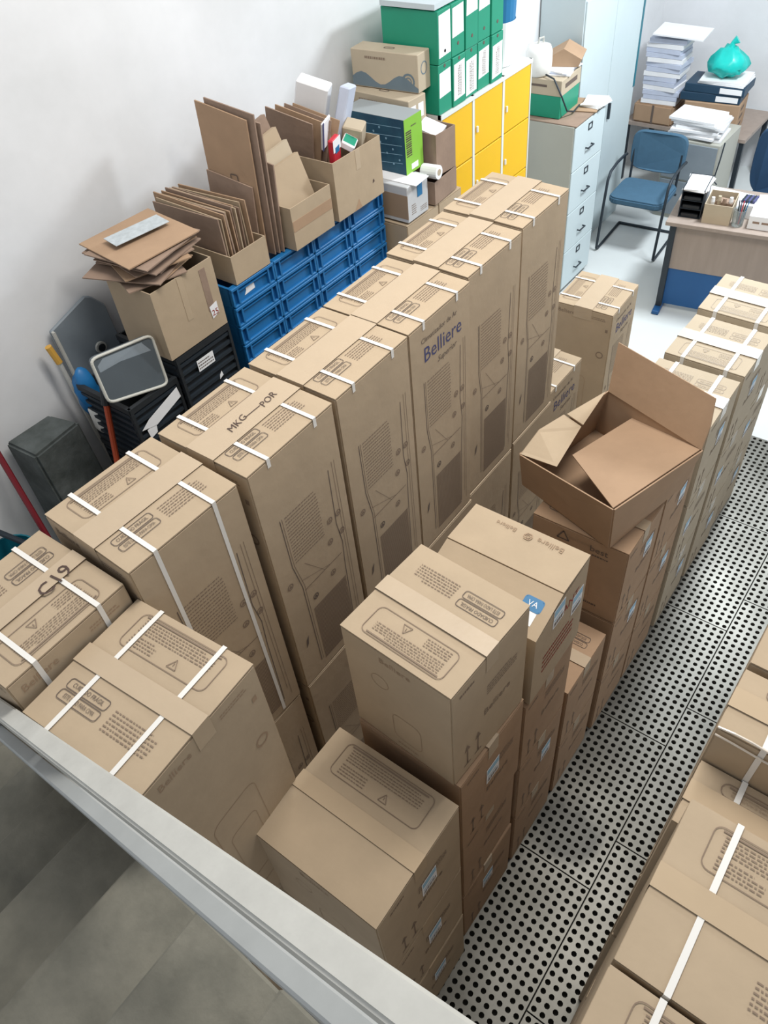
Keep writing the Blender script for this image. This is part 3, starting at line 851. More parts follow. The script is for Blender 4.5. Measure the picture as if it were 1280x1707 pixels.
for k, (y, x0, x1, zt, zl) in enumerate(((2.300, -2.90, -2.62, 2.12, 2.15), (2.325, -2.90, -2.60, 2.40, 2.44), (2.345, -2.86, -2.57, 2.42, 2.45), (2.365, -2.84, -2.56, 2.38, 2.40), (2.385, -2.82, -2.55, 2.20, 2.24))):
    o = MB().slab([(x0, y, 1.805), (x1, y, 1.805), (x1, y + .03, zt), (x0, y + .03, zl)], (0, .007, 0)).build('cardboard_sheet', CARD_OLD if k != 1 else CARD_RED)
    tag(o, ['short upright cardboard sheet in front of the tall ones against the wall', 'tall upright cardboard sheet with small printed mark, leaning by the wall',
            'second tall upright cardboard sheet behind the marked one', 'tallest upright cardboard sheet beside the carton of folded boxes', 'mid-height upright cardboard sheet touching the carton of folded boxes'][k], 'cardboard', 'upright sheets against the wall')
    if k == 1:
        t = Ink(); t.rrect(-.022, -.035, .022, .035, .008, .006); t.rect(-.012, -.02, .012, 0); t.build('mark_print', INK_DARK, (-2.73, y + .012, 2.12), (1, 0, 0), (0, .045, 1), o)

c3 = open_carton('open_carton', 'open carton with folded boxes slanting out of it, taped front', (-2.665, 2.565, 1.803), 0, .33, .285, .205, CARD)
MB().box(.165, .1662, -.14, .14, .09, .14).build('tape_strip', CARD_RED, c3)
for k in range(4):
    o = sheet('folded_box', ['folded brown box at the back of the taped open carton', 'second folded box slanting back in the taped open carton', 'third folded box slanting back in the taped open carton', 'foremost folded box with printed mark in the taped open carton'][k],
              (-2.755 + .052 * k, 2.562 - .004 * k, 2.085 - .022 * k), (.026, .245 - .006 * k, .40 - .045 * k), (.14 - .02 * k, -.22 - .02 * k, .05 - .03 * k),
              (CARD_OLD, CARD, CARD_GREY, CARD)[k], 'folded boxes in the taped carton', 'box')
    t = Ink(); t.rrect(.0, -.10, .08, -.06, .01, .003); t.words(.005, -.095, .075, -.065, 3, .4, 2); t.build('printed_mark', INK, (.012, 0, 0), (0, 1, 0), (0, 0, 1), o)
    t = Ink(); t.line((-.02, -.13), (-.02, .13), .002); t.build('crease', INK_FAINT, (.012, 0, 0), (0, 1, 0), (0, 0, 1), o)

c4 = open_carton('open_carton', 'open carton of mixed packets with a small hole in its front', (-2.70, 2.930, 1.803), 0, .40, .37, .285, CARD)
MB().box(.20, .2012, -.015, .02, .19, .285).build('tape_strip', TAPE, c4)
t = Ink(); t.poly([(.10, .08), (.115, .085), (.11, .10), (.102, .096)]); t.build('hole_mark', PEN, (.2, 0, 0), (0, 1, 0), (0, 0, 1), c4)
t = Ink(); t.poly([(-.06, .0), (.0, .0), (-.02, .05), (-.035, .03)]); t.build('torn_edge', CARD_RED, (.2, 0, 0), (0, 1, 0), (0, 0, 1), c4)
for k in range(4):
    sheet('cardboard_sheet', 'ragged cardboard piece, %s from the folded boxes, in the carton of mixed packets' % ORD[k], (-2.80 + .02 * k, 2.79 + .03 * k, 2.06 + .01 * k), (.26, .006, .42 - .04 * k), (.16 - .12 * k, .22, .15), (CARD_OLD, CARD_RED)[k % 2], 'cardboard pieces in the mixed carton')
for lab, c, s_, r_, m_ in (('red and white packet standing in the carton of mixed packets', (-2.56, 2.84, 2.10), (.03, .075, .14), (.1, .1, .2), RED),
                           ('white packet with blue edge standing in the mixed carton', (-2.62, 2.86, 2.17), (.012, .09, .14), (.15, .2, .25), PAPER),
                           ('large white bag poking out of the mixed carton', (-2.81, 2.985, 2.20), (.16, .08, .30), (.15, .3, .4), PAPER),
                           ('pale blue packet leaning at the back of the mixed carton', (-2.67, 3.06, 2.18), (.05, .11, .26), (-.2, .25, .3), LILAC),
                           ('small green-printed white box lying in the mixed carton', (-2.56, 2.95, 2.10), (.07, .09, .035), (.1, .5, .5), PAPER),
                           ('small brown box lying at the end of the mixed carton', (-2.60, 3.04, 2.10), (.10, .09, .12), (.2, .2, .4), CARD_GREY)):
    b = MB().box(-s_[0] / 2, s_[0] / 2, -s_[1] / 2, s_[1] / 2, -s_[2] / 2, s_[2] / 2)
    o = b.build('packet', m_, bevel=.006); o.location = c; o.rotation_euler = r_
    tag(o, lab, 'packet')
    hx_ = s_[0] / 2
    if 'red' in lab: MB().box(hx_, hx_ + .001, -.037, .037, .01, .069).build('packet_panel', PAPER, o); MB().box(hx_ + .001, hx_ + .0015, -.02, .02, .0, .03).build('packet_panel', BUCKET, o)
    if 'blue edge' in lab: MB().box(hx_, hx_ + .001, -.045, -.03, -.07, .07).build('packet_panel', INK_BLUE, o)
    if 'green' in lab: MB().box(-.03, .03, -.035, .035, s_[2] / 2, s_[2] / 2 + .001).build('packet_panel', GREEN, o)

# ------------------------------------------------------------------ stacks between the crates and the lockers
make_kind('plain', .50, .30, 1.59, '-x', straps=False, faces=False)
make_kind('plain2', .20, .23, 1.59, '-x', straps=False, faces=False)
carton('plain', 'big plain carton under the grey and green boxes, behind the tall row', (-2.68, 3.352, 0))
carton('plain2', 'narrow plain carton under the small low open carton by the lockers', (-2.53, 3.622, 0))
gb = tag(MB().box(-.165, .165, -.095, .095, 0, .195).build('paper_carton', mat('grey_paper_carton', (196, 198, 200), .7, noise=.1, nscale=9), bevel=.003), 'pale grey ream carton with a blue tab, under the lime green box', 'box'); gb.location = (-2.595, 3.312, 1.60)
MB().box(.165, .167, -.005, .04, .11, .20).build('blue_tab', BUCKET, gb); MB().box(-.16, .166, -.0955, -.0945, .02, .15).build('side_label', INK_FAINT, gb)
MB().slab([(-.165, -.06, .196), (.20, -.06, .196), (.20, .06, .203), (-.165, .06, .203)], (0, 0, .003)).build('lid_flap', PAPER, gb)
t = Ink(); t.words(-.06, .03, -.02, .09, 5, .4, 3); t.words(.02, .02, .08, .05, 3, .4, 4); t.build('label_print', INK, (.165, 0, 0), (0, 1, 0), (0, 0, 1), gb)
pc = tag(MB().box(-.20, .20, -.078, .078, 0, .28).build('printed_box', NAVY, bevel=.002), 'dark teal product box with lime green end and barcode stripes', 'box'); pc.location = (-2.705, 3.402, 1.803)
MB().box(.20, .2015, -.078, .078, 0, .28).build('end_panel', LIME, pc)
MB().box(-.20, .20, -.078, .078, .28, .2812).build('top_panel', mat('grey_print', (150, 156, 158), .5), pc)
for k in range(12): MB().box(.2015, .2022, -.068, -.02, .09 + k * .011, .095 + k * .011 + (.002 if k % 3 else 0)).build('barcode_stripe', PEN, pc)
MB().box(.2015, .2022, -.03, .03, .015, .045).build('barcode_label', PAPER, pc)
t = Ink(); t.words(-.02, .23, .04, .24, 1, .6, 2); t.build('label_print', INK_DARK, (.2022, 0, 0), (0, 1, 0), (0, 0, 1), pc)
for k in range(5):
    tt = Ink(); tt.line((-.18, .03 + .05 * k), (.18, .06 + .045 * k), .002); tt.build('pattern_print', PAPER_BLUE, (0, -.078, 0), (1, 0, 0), (0, 0, 1), pc, .0006)
for k in range(8):
    tt = Ink(); tt.circ(.12 - .02 * k + .06 * (k % 2), .05 + .025 * k, .004, .004, 6); tt.build('pattern_print', PAPER_BLUE, (0, -.078, 0), (1, 0, 0), (0, 0, 1), pc, .0008)
ob = open_carton('open_carton', 'narrow upright open carton with white paper inside, before the lockers', (-2.545, 3.62, 1.726), math.radians(-4), .20, .17, .22, CARD_OLD)
sheet('paper_wad', 'white crumpled paper inside the narrow upright carton', (-2.545, 3.62, 1.925), (.13, .11, .05), (.2, .3, .2), PAPER, None, 'paper')
oc2 = open_carton('open_carton', 'small low open carton at the foot of the yellow lockers doors', (-2.53, 3.575, 1.598), math.radians(4), .20, .24, .125, CARD_OLD)
roll = MB(); roll.tube([(-2.50, 3.47, 1.778), (-2.40, 3.475, 1.782)], .036, 18)
ro = tag(roll.build('paper_roll', PAPER, smooth=False), 'small white paper roll beside the pale grey ream carton', 'roll')
MB().tube([(-2.4015, 3.475, 1.782), (-2.3985, 3.475, 1.782)], .017, 14).build('roll_core', CARD_GREY, ro)
make_kind('sup', .42, .225, 1.955, '-x', straps=False, faces=False)
carton('sup', 'tall plain carton carrying the two wave-printed boxes beside the lockers', (-2.86, 3.63, 0))
WAVE = mat('grey_blue_print', (104, 120, 130), .7)
for nm, c, s_, lab in (('a', (-2.83, 3.60, 1.962), (.45, .15, .135), 'lower wave-printed brown box with round emblem and white labels, beside green files'),
                       ('b', (-2.83, 3.67, 2.100), (.42, .125, .185), 'upper wave-printed brown box tilted against the green file boxes')):
    o = tag(MB().box(-s_[0] / 2, s_[0] / 2, -s_[1] / 2, s_[1] / 2, 0, s_[2]).build('printed_box', CARD_GREY, bevel=.003), lab, 'box', 'wave-printed boxes'); o.location = c
    o.rotation_euler = (0, 0, math.radians(-3 if nm == 'a' else 4))
    i = Ink(); pts = [(-s_[0] / 2 + s_[0] * q / 14, .03 + .028 * math.sin(q * .75) + .02) for q in range(15)]
    for q in range(14): i.poly([(pts[q][0], .005), (pts[q + 1][0], .005), pts[q + 1], pts[q]])
    i.build('wave_print', WAVE, (0, -s_[1] / 2, 0), (1, 0, 0), (0, 0, 1), o)
    i = Ink(); i.circ(.15, .055, .035, .01); i.circ(.15, .055, .018, .006); i.build('emblem_print', INK_DARK if nm == 'a' else WAVE, (0, -s_[1] / 2, 0), (1, 0, 0), (0, 0, 1), o, .0016)
    i = Ink(); i.words(-.12, s_[2] - .045, .02, s_[2] - .025, 1, .6, 3); i.build('caption_print', INK, (0, -s_[1] / 2, 0), (1, 0, 0), (0, 0, 1), o)
    if nm == 'a':
        for yy in (-.035, .03): MB().box(s_[0] / 2, s_[0] / 2 + .001, yy - .022, yy + .022, .03, .10).build('white_label', PAPER, o)
    else:
        i = Ink(); i.circ(0, .11, .03, .006); i.build('emblem_print', WAVE, (s_[0] / 2, 0, 0), (0, 1, 0), (0, 0, 1), o)
    i = Ink(); i.rrect(-.03, -.01, .03, .01, .008, .006); i.build('hand_hole', INK_DARK, (0, 0, s_[2]), (1, 0, 0), (0, 1, 0), o)

# ------------------------------------------------------------------ yellow lockers
lk = thing('locker_unit', 'grey steel locker unit with rows of yellow doors', 'lockers', (-2.767, 4.26, 0))
LX, LYh, LZ = .20, .51, 1.95
b = MB(); b.box(-LX, LX - .02, -LYh, LYh, 0, LZ); b.build('body', CABW, lk)
for c in range(4):
    y = -LYh + .34 * c; b = MB(); ww = .022
    b.box(LX - .02, LX, max(y - ww / 2, -LYh), min(y + ww / 2, LYh), 0, LZ); b.build('frame_post', CABW, lk)
MB().box(LX - .02, LX + .004, -LYh, LYh, LZ - .022, LZ).build('frame_top', CABW, lk)
M_DOOR = MB().box(-.002, .010, .014, .326, .004, .318).mesh('door', YELLOW, bevel=.002)
M_KNOB = MB().box(.010, .022, .028, .040, .13, .165).mesh('handle', WHITEP, bevel=.002)
for c in range(3):
    for k in range(6):
        d = link('door', M_DOOR, lk); d.location = (LX - .012, -LYh + .34 * c, LZ - .022 - .322 * (k + 1))
        link('handle', M_KNOB, d)
# green file boxes on top
FB = MB().box(-.18, .18, -.0625, .0625, 0, .247).mesh('body', GREEN, bevel=.002)
for row_ in range(2):
    for k in range(5):
        r = thing('file_box', '%s green file box, %s' % (('lower', 'upper')[row_], ['next to the wave-printed boxes', 'second along from the wave-printed boxes', 'middle one of its row', 'last but one towards the blue bin', 'next to the blue bin'][k]),
                  'file box', (-2.752 + rnd.uniform(-.006, .004), 3.812 + .1335 * k + .002 * row_, 1.953 + .2505 * row_), 0, 'green file boxes on the lockers')
        link('body', FB, r)
        h0, h1 = ((.085, .215), (.03, .22), (.012, .20), (.06, .21), (.02, .20))[k] if row_ == 0 else ((.03, .235), (.09, .235), (.16, .245), (.15, .245), (.20, .245))[k]
        b = MB().slab([(.1805, -.056, h0), (.1805, .054, h0 + .008), (.1805, .053, h1), (.1805, -.052, h1 - .008)], (.001, 0, 0)).build('paper_label', PAPER, r)
        if row_ == 0 and k:
            t = Ink(); t.words(-(h1 - h0) * .4, -.02, (h1 - h0) * .4, .02, 3, .35, 3 + k); t.build('label_print', INK, (.1822, 0, (h0 + h1) / 2), (0, 0, 1), (0, -1, 0), b)
        MB().tube([(.180, .0, .055 if row_ else .235), (.1815, .0, .055 if row_ else .235)], .009, 10).build('finger_hole', INK_DARK, r)
sheet('paper_pad', 'pale grey paper pad lying on the upper green file boxes', (-2.76, 3.95, 2.470), (.34, .42, .025), (0, 0, .03), mat('pale_grey_paper', (190, 200, 204), .7), None, 'paper')
bn = thing('waste_bin', 'blue round bin wrapped in white paper, standing on the lockers', 'bin', (-2.735, 4.605, 1.952))
MB().lathe([(.105, 0), (.125, .48), (.118, .48), (.10, .02)], 24).build('body', BUCKET, bn, smooth=False)
MB().lathe([(.108, .001), (.119, .24), (.1195, .24), (.1085, .001)], 24).build('paper_wrap', PAPER, bn)

# ------------------------------------------------------------------ filing cabinet
fc = thing('filing_cabinet', 'grey four-drawer filing cabinet beside the yellow lockers', 'cabinet', (-2.812, 5.595, 0))
MB().box(-.30, .292, -.245, .245, .03, 1.34).build('body', CABG, fc, bevel=.003)
MB().box(-.28, .27, -.23, .23, 0, .03).build('plinth', DARK, fc)
for k in range(4):
    z0 = .05 + .322 * k
    d = MB().box(.292, .302, -.24, .24, z0, z0 + .315).build('drawer', CABB, fc, bevel=.002)  # same grey paint as the body; light on the front put into the colour
    b = MB()
    for a in ((-.03, .03, z0 + .235, z0 + .242), (-.03, .03, z0 + .275, z0 + .282), (-.03, -.024, z0 + .235, z0 + .282), (.024, .03, z0 + .235, z0 + .282)): b.box(.302, .307, *a)
    b.build('label_holder', DARK, d)
    b = MB(); b.tube([(.302, -.045, z0 + .115), (.325, -.045, z0 + .115), (.325, .045, z0 + .115), (.302, .045, z0 + .115)], .006, 8); b.build('handle', DARK, d)
sheet('cardboard_sheet', 'flat brown cardboard sheet covering the filing cabinet top', (-2.80, 5.60, 1.345), (.58, .50, .006), (0, 0, .02), CARD_OLD, None, 'cardboard')
sheet('cardboard_sheet', 'smaller cardboard sheet on the filing cabinet beside the green and brown box', (-2.65, 5.73, 1.354), (.26, .26, .006), (0, 0, .25), CARD_RED, None, 'cardboard')
for k in range(4): sheet('paper_sheaf', 'white papers, %s up at the edge of the filing cabinet top' % ORD[k], (-2.57, 5.78, 1.3605 + .006 * k), (.16, .20, .005), (0, 0, .12 * k - .1), PAPER, 'papers on the filing cabinet', 'paper')
gx = thing('storage_box', 'box with green lower half and brown upper half, on the filing cabinet', 'box', (-2.845, 5.57, 1.351), math.radians(3))
MB().box(-.16, .16, -.16, .16, 0, .15).build('lower_half', GREEN, gx, bevel=.003); MB().box(-.163, .163, -.163, .163, .15, .255).build('upper_half', CARD_GREY, gx, bevel=.003)
MB().box(-.12, .05, -.1645, -.163, .205, .22).build('dark_band', INK_DARK, gx); MB().box(.163, .1645, -.10, .10, .19, .22).build('hand_slot', INK_DARK, gx)
for k in range(3): sheet('newspaper', 'folded newspaper, %s up on the green and brown box' % ORD[k], (-2.80, 5.60 + .01 * k, 1.612 + .009 * k), (.22, .24, .008), (0, 0, .25 - .2 * k), (PAPER, LILAC, PAPER)[k], 'newspapers on the green and brown box', 'newspaper')
fb = tag(MB().slab([(-.11, -.11, 0), (.11, -.11, 0), (.13, -.11, .05), (.0, -.11, .115), (-.12, -.11, .05)], (0, .22, 0)).build('folded_carton', CARD_RED), 'small brown carton with peaked folded lid, on the newspapers', 'box'); fb.location = (-2.80, 5.70, 1.636); fb.rotation_euler = (0, 0, .3)
jg = thing('plastic_jug', 'white round plastic jug with metal clasp, on the green and brown box', 'jug', (-2.90, 5.48, 1.607))
MB().lathe([(.075, 0), (.092, .015), (.096, .08), (.094, .15), (.08, .185), (.035, .20)], 22).build('body', WHITEP, jg, smooth=True)
MB().tube([(0, -.02, .20), (.01, -.02, .235), (.03, 0, .24), (.02, .02, .205)], .007, 8).build('clasp', STEEL_L, jg)
tag(MB().tube([(-2.83, 5.45, 1.625), (-2.73, 5.40, 1.62), (-2.665, 5.40, 1.52), (-2.64, 5.46, 1.40), (-2.63, 5.55, 1.368), (-2.65, 5.68, 1.37)], .006, 6).build('cable', DARK), 'dark cable looping from the white jug down to the filing cabinet', 'cable')

# ------------------------------------------------------------------ tall two-door cabinet
tc = thing('steel_cabinet', 'tall pale blue two-door steel cabinet behind the filing cabinet', 'cabinet', (-2.93, 6.40, 0))
MB().box(-.18, .168, -.53, .53, 0, 2.0).build('body', CABB, tc, bevel=.003)
for s_ in (-1, 1): MB().box(.168, .18, min(0, s_ * .522) + (.003 if s_ > 0 else 0), max(0, s_ * .522) - (.003 if s_ < 0 else 0), .06, 1.97).build('door', CABB, tc, bevel=.002)
MB().box(.18, .20, .03, .05, 1.0, 1.12).build('handle', DARK, tc)
MB().box(.181, .184, .50, .53, 1.1, 2.0).build('edge_strip', TEAL, tc)

# ------------------------------------------------------------------ visitor chair by the cabinet
def slab_round(b, x0, x1, y0, y1, z0, z1, r=.05, n=5):
    pts = []
    for cx_, cy_, a0 in ((x1 - r, y1 - r, 0), (x0 + r, y1 - r, 90), (x0 + r, y0 + r, 180), (x1 - r, y0 + r, 270)):
        for k in range(n): a = math.radians(a0 + 90 * k / (n - 1)); pts.append((cx_ + r * math.cos(a), cy_ + r * math.sin(a)))
    return b.slab([(p[0], p[1], z0) for p in pts], (0, 0, z1 - z0))


def visitor_chair(label, loc, rz):
    r = thing('visitor_chair', label, 'chair', loc, rz)
    slab_round(MB(), -.235, .235, -.20, .24, .42, .475, .07).build('seat', BLUECLOTH, r, bevel=.012, seg=2)
    pts = []
    for k in range(24):
        a = 2 * math.pi * k / 24; c, s_ = math.cos(a), math.sin(a)
        pts.append((.235 * math.copysign(abs(c) ** .45, c), .16 * math.copysign(abs(s_) ** .45, s_)))
    MB().slab([(p[0], .245 + .08 * (p[1] + .16) + .02 * (p[0] / .235) ** 2, .70 + p[1]) for p in pts], (0, .04, 0)).build('backrest', BLUECLOTH, r, bevel=.008)
    for s_ in (-1, 1):
        x = .255 * s_
        MB().tube([(x, .30, .012), (x, .10, .012), (x, -.22, .012), (x, -.255, .03), (x, -.25, .08), (x, -.20, .43), (x, -.17, .60), (x, -.12, .655), (x, .02, .675), (x, .18, .67), (x, .25, .66)], .012, 8).build('side_frame', DARK, r, smooth=True)
        MB().tube([(x * .8, .25, .40), (x * .8, .27, .60), (x * .8, .285, .70)], .011, 8).build('back_post', DARK, r)
    MB().tube([(-.255, .30, .012), (.255, .30, .012)], .012, 8).build('cross_bar', DARK, r)
    MB().tube([(-.24, -.10, .41), (.24, -.10, .41)], .010, 8).build('cross_bar', DARK, r)
    MB().tube([(-.24, .18, .41), (.24, .18, .41)], .010, 8).build('cross_bar', DARK, r)
    return r


visitor_chair('blue fabric visitor chair with dark tube frame, in front of the tall cabinet', (-2.345, 6.42, 0), math.radians(4))

# ------------------------------------------------------------------ desk
DX, DY, DR = -1.775, 5.495, math.radians(8.7)
dk = thing('desk', 'grey wood desk with blue lower panel and sledge leg', 'desk', (DX, DY, 0), DR)
MB().box(-.02, 1.5, -.01, .66, .72, .75).build('desk_top', WOOD, dk, bevel=.003)
MB().box(.05, 1.45, .05, .068, .36, .72).build('front_panel', WOOD, dk)
MB().box(.03, 1.45, .06, .075, .05, .36).build('lower_panel', BLUE_MET, dk)
MB().box(.01, .055, .03, .075, .03, .72).build('leg', DARK, dk, bevel=.004)
MB().box(.005, .06, -.05, .62, 0, .035).build('foot', BLUE_MET, dk, bevel=.006)
MB().box(1.42, 1.46, .03, .075, .03, .72).build('leg', DARK, dk); MB().box(1.41, 1.47, -.05, .62, 0, .035).build('foot', BLUE_MET, dk)


def desk_at(x, y): return Vector((DX, DY, 0)) + Vector((x * math.cos(DR) - y * math.sin(DR), x * math.sin(DR) + y * math.cos(DR), .751))


tr = thing('paper_tray', 'black three-tier paper tray holding white papers, on the desk', 'tray', desk_at(.04, .09), DR)
for k in range(4):
    MB().box(0, .155, 0, .26, .002 + .062 * k, .006 + .062 * k).build('shelf', DARK, tr)
for x in (0, .15):
    MB().box(x, x + .006, 0, .26, 0, .215).build('side', DARK, tr)
MB().box(.0, .156, .255, .26, 0, .215).build('back', DARK, tr)
for k in range(3): MB().box(.02, .135, .004, .02, .008 + .062 * k, .03 + .062 * k).build('lip', BLACKP, tr)
for k in range(3): sheet('paper_sheaf', 'white papers, %s up on the black paper tray' % ORD[k], desk_at(.125, .22) + Vector((0, 0, .196 + .006 * k)), (.16, .26, .005), (0, 0, DR + .1 * k - .1), PAPER, 'papers on the paper tray', 'paper')
sheet('paper_sheaf', 'loose white papers spread behind the black tray on the desk', desk_at(.36, .48), (.46, .26, .008), (0, 0, DR - .2), PAPER, None, 'paper')
sheet('paper_sheaf', 'second sheaf of white papers by the dark blue chair, on the desk', desk_at(.75, .50), (.42, .28, .010), (0, 0, DR + .15), PAPER, None, 'paper')
dc = open_carton('open_carton', 'small open carton of oddments on the desk beside the tray', desk_at(.31, .17), DR, .19, .24, .14, CARD_GREY)
for k in range(4): tag(MB().lathe([(.012, 0), (.016, .03), (.012, .06)], 10).build('bottle', (PAPER, CARD_GREY, CARD_OLD, PAPER)[k]), 'small pale bottle in the open carton on the desk', 'bottle', 'bottles in the desk carton').location = desk_at(.25 + .04 * k, .16 + .03 * (k % 2)) + Vector((0, 0, .085))
tag(MB().box(-.06, .06, -.04, .04, 0, .10).build('small_box', CARD_OLD, bevel=.004), 'brown block lying in the open carton on the desk', 'box').location = desk_at(.33, .22) + Vector((0, 0, .006))
tb = thing('glass_tumbler', 'clear glass tumbler of pens on the desk front edge', 'tumbler', desk_at(.455, .085), 0)
MB().lathe([(.038, 0), (.045, .12), (.042, .12), (.036, .006)], 18).build('glass', GLASSM, tb, smooth=False)
for k in range(5):
    p = desk_at(.45 + .006 * k, .085 + .006 * (k % 2)); o = MB().tube([p + Vector((0, 0, .012)), p + Vector((-.02 + .01 * k, .02, .17))], .004, 6).build('pen', (DARK, INK_BLUE, RED, DARK, BUCKET)[k])
    tag(o, 'pen standing in the glass tumbler on the desk', 'pen', 'pens in the tumbler')
wb = tag(MB().box(0, .34, 0, .20, 0, .10).build('white_box', PAPER, bevel=.004), 'long white box with small brown prints on the desk front edge', 'box'); wb.location = desk_at(.525, .055); wb.rotation_euler = (0, 0, DR)
for u in (.03, .09, .22): MB().box(u, u + .045, -.001, 0, .045, .06).build('label_print', CARD_OLD, wb)
pb = tag(MB().box(0, .10, 0, .17, 0, .10).build('pen_box', PAPER, bevel=.003), 'white box of dark markers beside the desk carton', 'box'); pb.location = desk_at(.43, .20); pb.rotation_euler = (0, 0, DR)
for k in range(6): tag(MB().tube([(0, 0, 0), (0, .10, 0)], .010, 8).build('marker', (DARK, INK_BLUE)[k % 2]), 'dark marker lying on the white box of markers', 'marker', 'markers on the desk').location = desk_at(.44 + .015 * k, .23) + Vector((0, 0, .111))
bb = tag(MB().box(0, .22, 0, .12, 0, .06).build('blue_case', BUCKET, bevel=.005), 'blue clear-lidded case on the desk papers', 'case'); bb.location = desk_at(.63, .32); bb.rotation_euler = (0, 0, DR)
MB().box(.01, .21, .01, .11, .06, .064).build('case_lid', PAPER_BLUE, bb)

# dark blue chair behind the desk
ch = thing('office_chair', 'dark blue office chair behind the desk', 'chair', (-1.28, 6.55, 0), math.radians(5))
pts = []
for k in range(24):
    a = 2 * math.pi * k / 24; c, s_ = math.cos(a), math.sin(a)
    pts.append((.27 * math.copysign(abs(c) ** .5, c), .26 * math.copysign(abs(s_) ** .5, s_)))
MB().slab([(p[0], -.12 + .10 * (p[0] / .27) ** 2, .87 + p[1]) for p in pts], (0, .05, .0)).build('backrest', mat('navy_fabric', (34, 66, 98), .85, noise=.15, nscale=16), ch, bevel=.01)
slab_round(MB(), -.25, .25, .0, .46, .44, .51, .08).build('seat', BLUECLOTH, ch, bevel=.012)
MB().tube([(0, .2, .08), (0, .2, .44)], .028, 10).build('pedestal', DARK, ch)
for k in range(5):
    a = 2 * math.pi * k / 5; MB().tube([(0, .2, .08), (.26 * math.cos(a), .2 + .26 * math.sin(a), .03)], [.022, .014], 8).build('base_arm', DARK, ch)
MB().box(-.03, .03, -.10, .10, .46, .62).build('back_bar', DARK, ch)

# ------------------------------------------------------------------ things by the back wall
pd = thing('side_cabinet', 'low grey side cabinet with paper piles on it, behind the visitor chair', 'cabinet', (-2.19, 7.26, 0))
MB().box(-.24, .24, -.25, .25, 0, .70).build('body', CABG, pd, bevel=.003)
for k in range(2): MB().box(-.225, .225, -.262, -.25, .04 + .33 * k, .35 + .33 * k).build('drawer', GREYP, pd, bevel=.002)
for k in range(8):
    sheet('paper_pile', 'white paper pile, %s up on the low grey side cabinet' % ORD[k], (-2.20 + rnd.uniform(-.03, .02), 7.17 + rnd.uniform(-.02, .03), .7125 + .021 * k), (.40, .30, .019), (0, 0, rnd.uniform(-.12, .15)), PAPER, 'paper piles on the side cabinet', 'paper')
tbk = thing('table', 'low grey table against the back wall under boxes and folders', 'table', (-2.50, 7.88, 0))
MB().box(-.55, .60, -.32, .40, .53, .56).build('table_top', WOOD, tbk)
for x in (-.52, .57):
    for y in (-.29, .37): MB().box(x - .02, x + .02, y - .02, y + .02, 0, .53).build('leg', DARK, tbk)
o = tag(MB().box(-.19, .19, -.15, .15, 0, .17).build('storage_box', CARD_RED, bevel=.015, seg=2), 'soft-edged brown box under the tall pile of pale folders', 'box'); o.location = (-2.79, 7.72, .562)
MB().box(-.01, .01, -.152, -.15, .0, .165).build('seam', INK_DARK, o)
for k in range(14):
    sheet('folder', 'pale folder, %s up in the tall pile on the brown box' % ORD[k], (-2.77 + .012 * math.sin(k), 7.72, .7525 + k * .0385), (.32 + rnd.uniform(-.03, .02), .26, .036), (0, 0, rnd.uniform(-.08, .08)), LILAC if k % 3 else PAPER, 'pale folders piled on the brown box', 'folder')
sheet('paper_sheaf', 'large white sheets lying over the tall pile of pale folders', (-2.68, 7.72, 1.305), (.44, .34, .012), (0, .05, .1), PAPER, None, 'paper')
cb = tag(MB().box(-.24, .24, -.17, .17, 0, .255).build('drawer_box', CARD_RED, bevel=.006), 'brown drawer box with dark finger slots, under dark blue binders', 'box'); cb.location = (-2.28, 7.74, .562); cb.rotation_euler = (0, 0, .12)
for k in range(3): MB().box(.2405, .242, -.10, .02, .05 + .07 * k, .075 + .07 * k).build('finger_slot', INK_DARK, cb)
for k in range(2):
    o = tag(MB().box(-.26, .26, -.16, .16, 0, .068).build('binder', mat('dark_blue_binder', (34, 62, 84), .5), bevel=.004), ['lower dark blue binder on the brown drawer box', 'upper dark blue binder under the white pads'][k], 'binder', 'binders on the drawer box'); o.location = (-2.31 + .03 * k, 7.74, .819 + .07 * k); o.rotation_euler = (0, 0, .10 - .05 * k)
    MB().box(.05, .24, -.162, -.158, .012, .056).build('page_block', PAPER, o)
for k in range(3): sheet('paper_pad', 'white pad, %s up between the dark blue binders and teal bag' % ORD[k], (-2.23, 7.74, .9655 + .013 * k), (.40, .30, .011), (0, 0, .06 * k), PAPER, 'pads under the teal bag', 'paper')
me = bpy.data.meshes.new('plastic_bag'); bm = bmesh.new(); bmesh.ops.create_icosphere(bm, subdivisions=3, radius=1)
for v in bm.verts:
    n = v.co.normalized(); j = .13 * math.sin(9 * n.x + 3 * n.z) * math.sin(7 * n.y - 5 * n.z) + .05 * math.sin(23 * n.x + 17 * n.y)
    tp = 1 - .45 * max(n.z, 0); v.co = Vector((n.x * .17 * tp, n.y * .14 * tp, n.z * .13 * (1.1 if n.z > 0 else .8))) * (1 + j)
bm.to_mesh(me); bm.free(); me.materials.append(TEALBAG)
[setattr(p, 'use_smooth', True) for p in me.polygons]
bag = tag(link('plastic_bag', me), 'crumpled teal plastic bag on the white pads by the back wall', 'bag'); bag.location = (-2.24, 7.72, 1.105)
MB().tube([(0, 0, .12), (.01, 0, .16), (.04, .01, .185)], [.03, .02, .035], 8).build('bag_knot', TEALBAG, bag)
tag(MB().tube([(-1.93, 7.05, .72), (-1.925, 7.0, .60), (-1.94, 6.985, .42), (-1.90, 6.97, .40)], .006, 6).build('cable', DARK), 'thin dark cable hanging at the side cabinet', 'cable')

# ------------------------------------------------------------------ clutter leaning on the left wall
def lean_board(pts_px, x, th, name, material, label, cat):
    pts = [on_x(p[0], p[1], x(p) if callable(x) else x) for p in pts_px]
    return tag(MB().slab(pts, (th, 0, 0)).build(name, material, bevel=.004), label, cat)


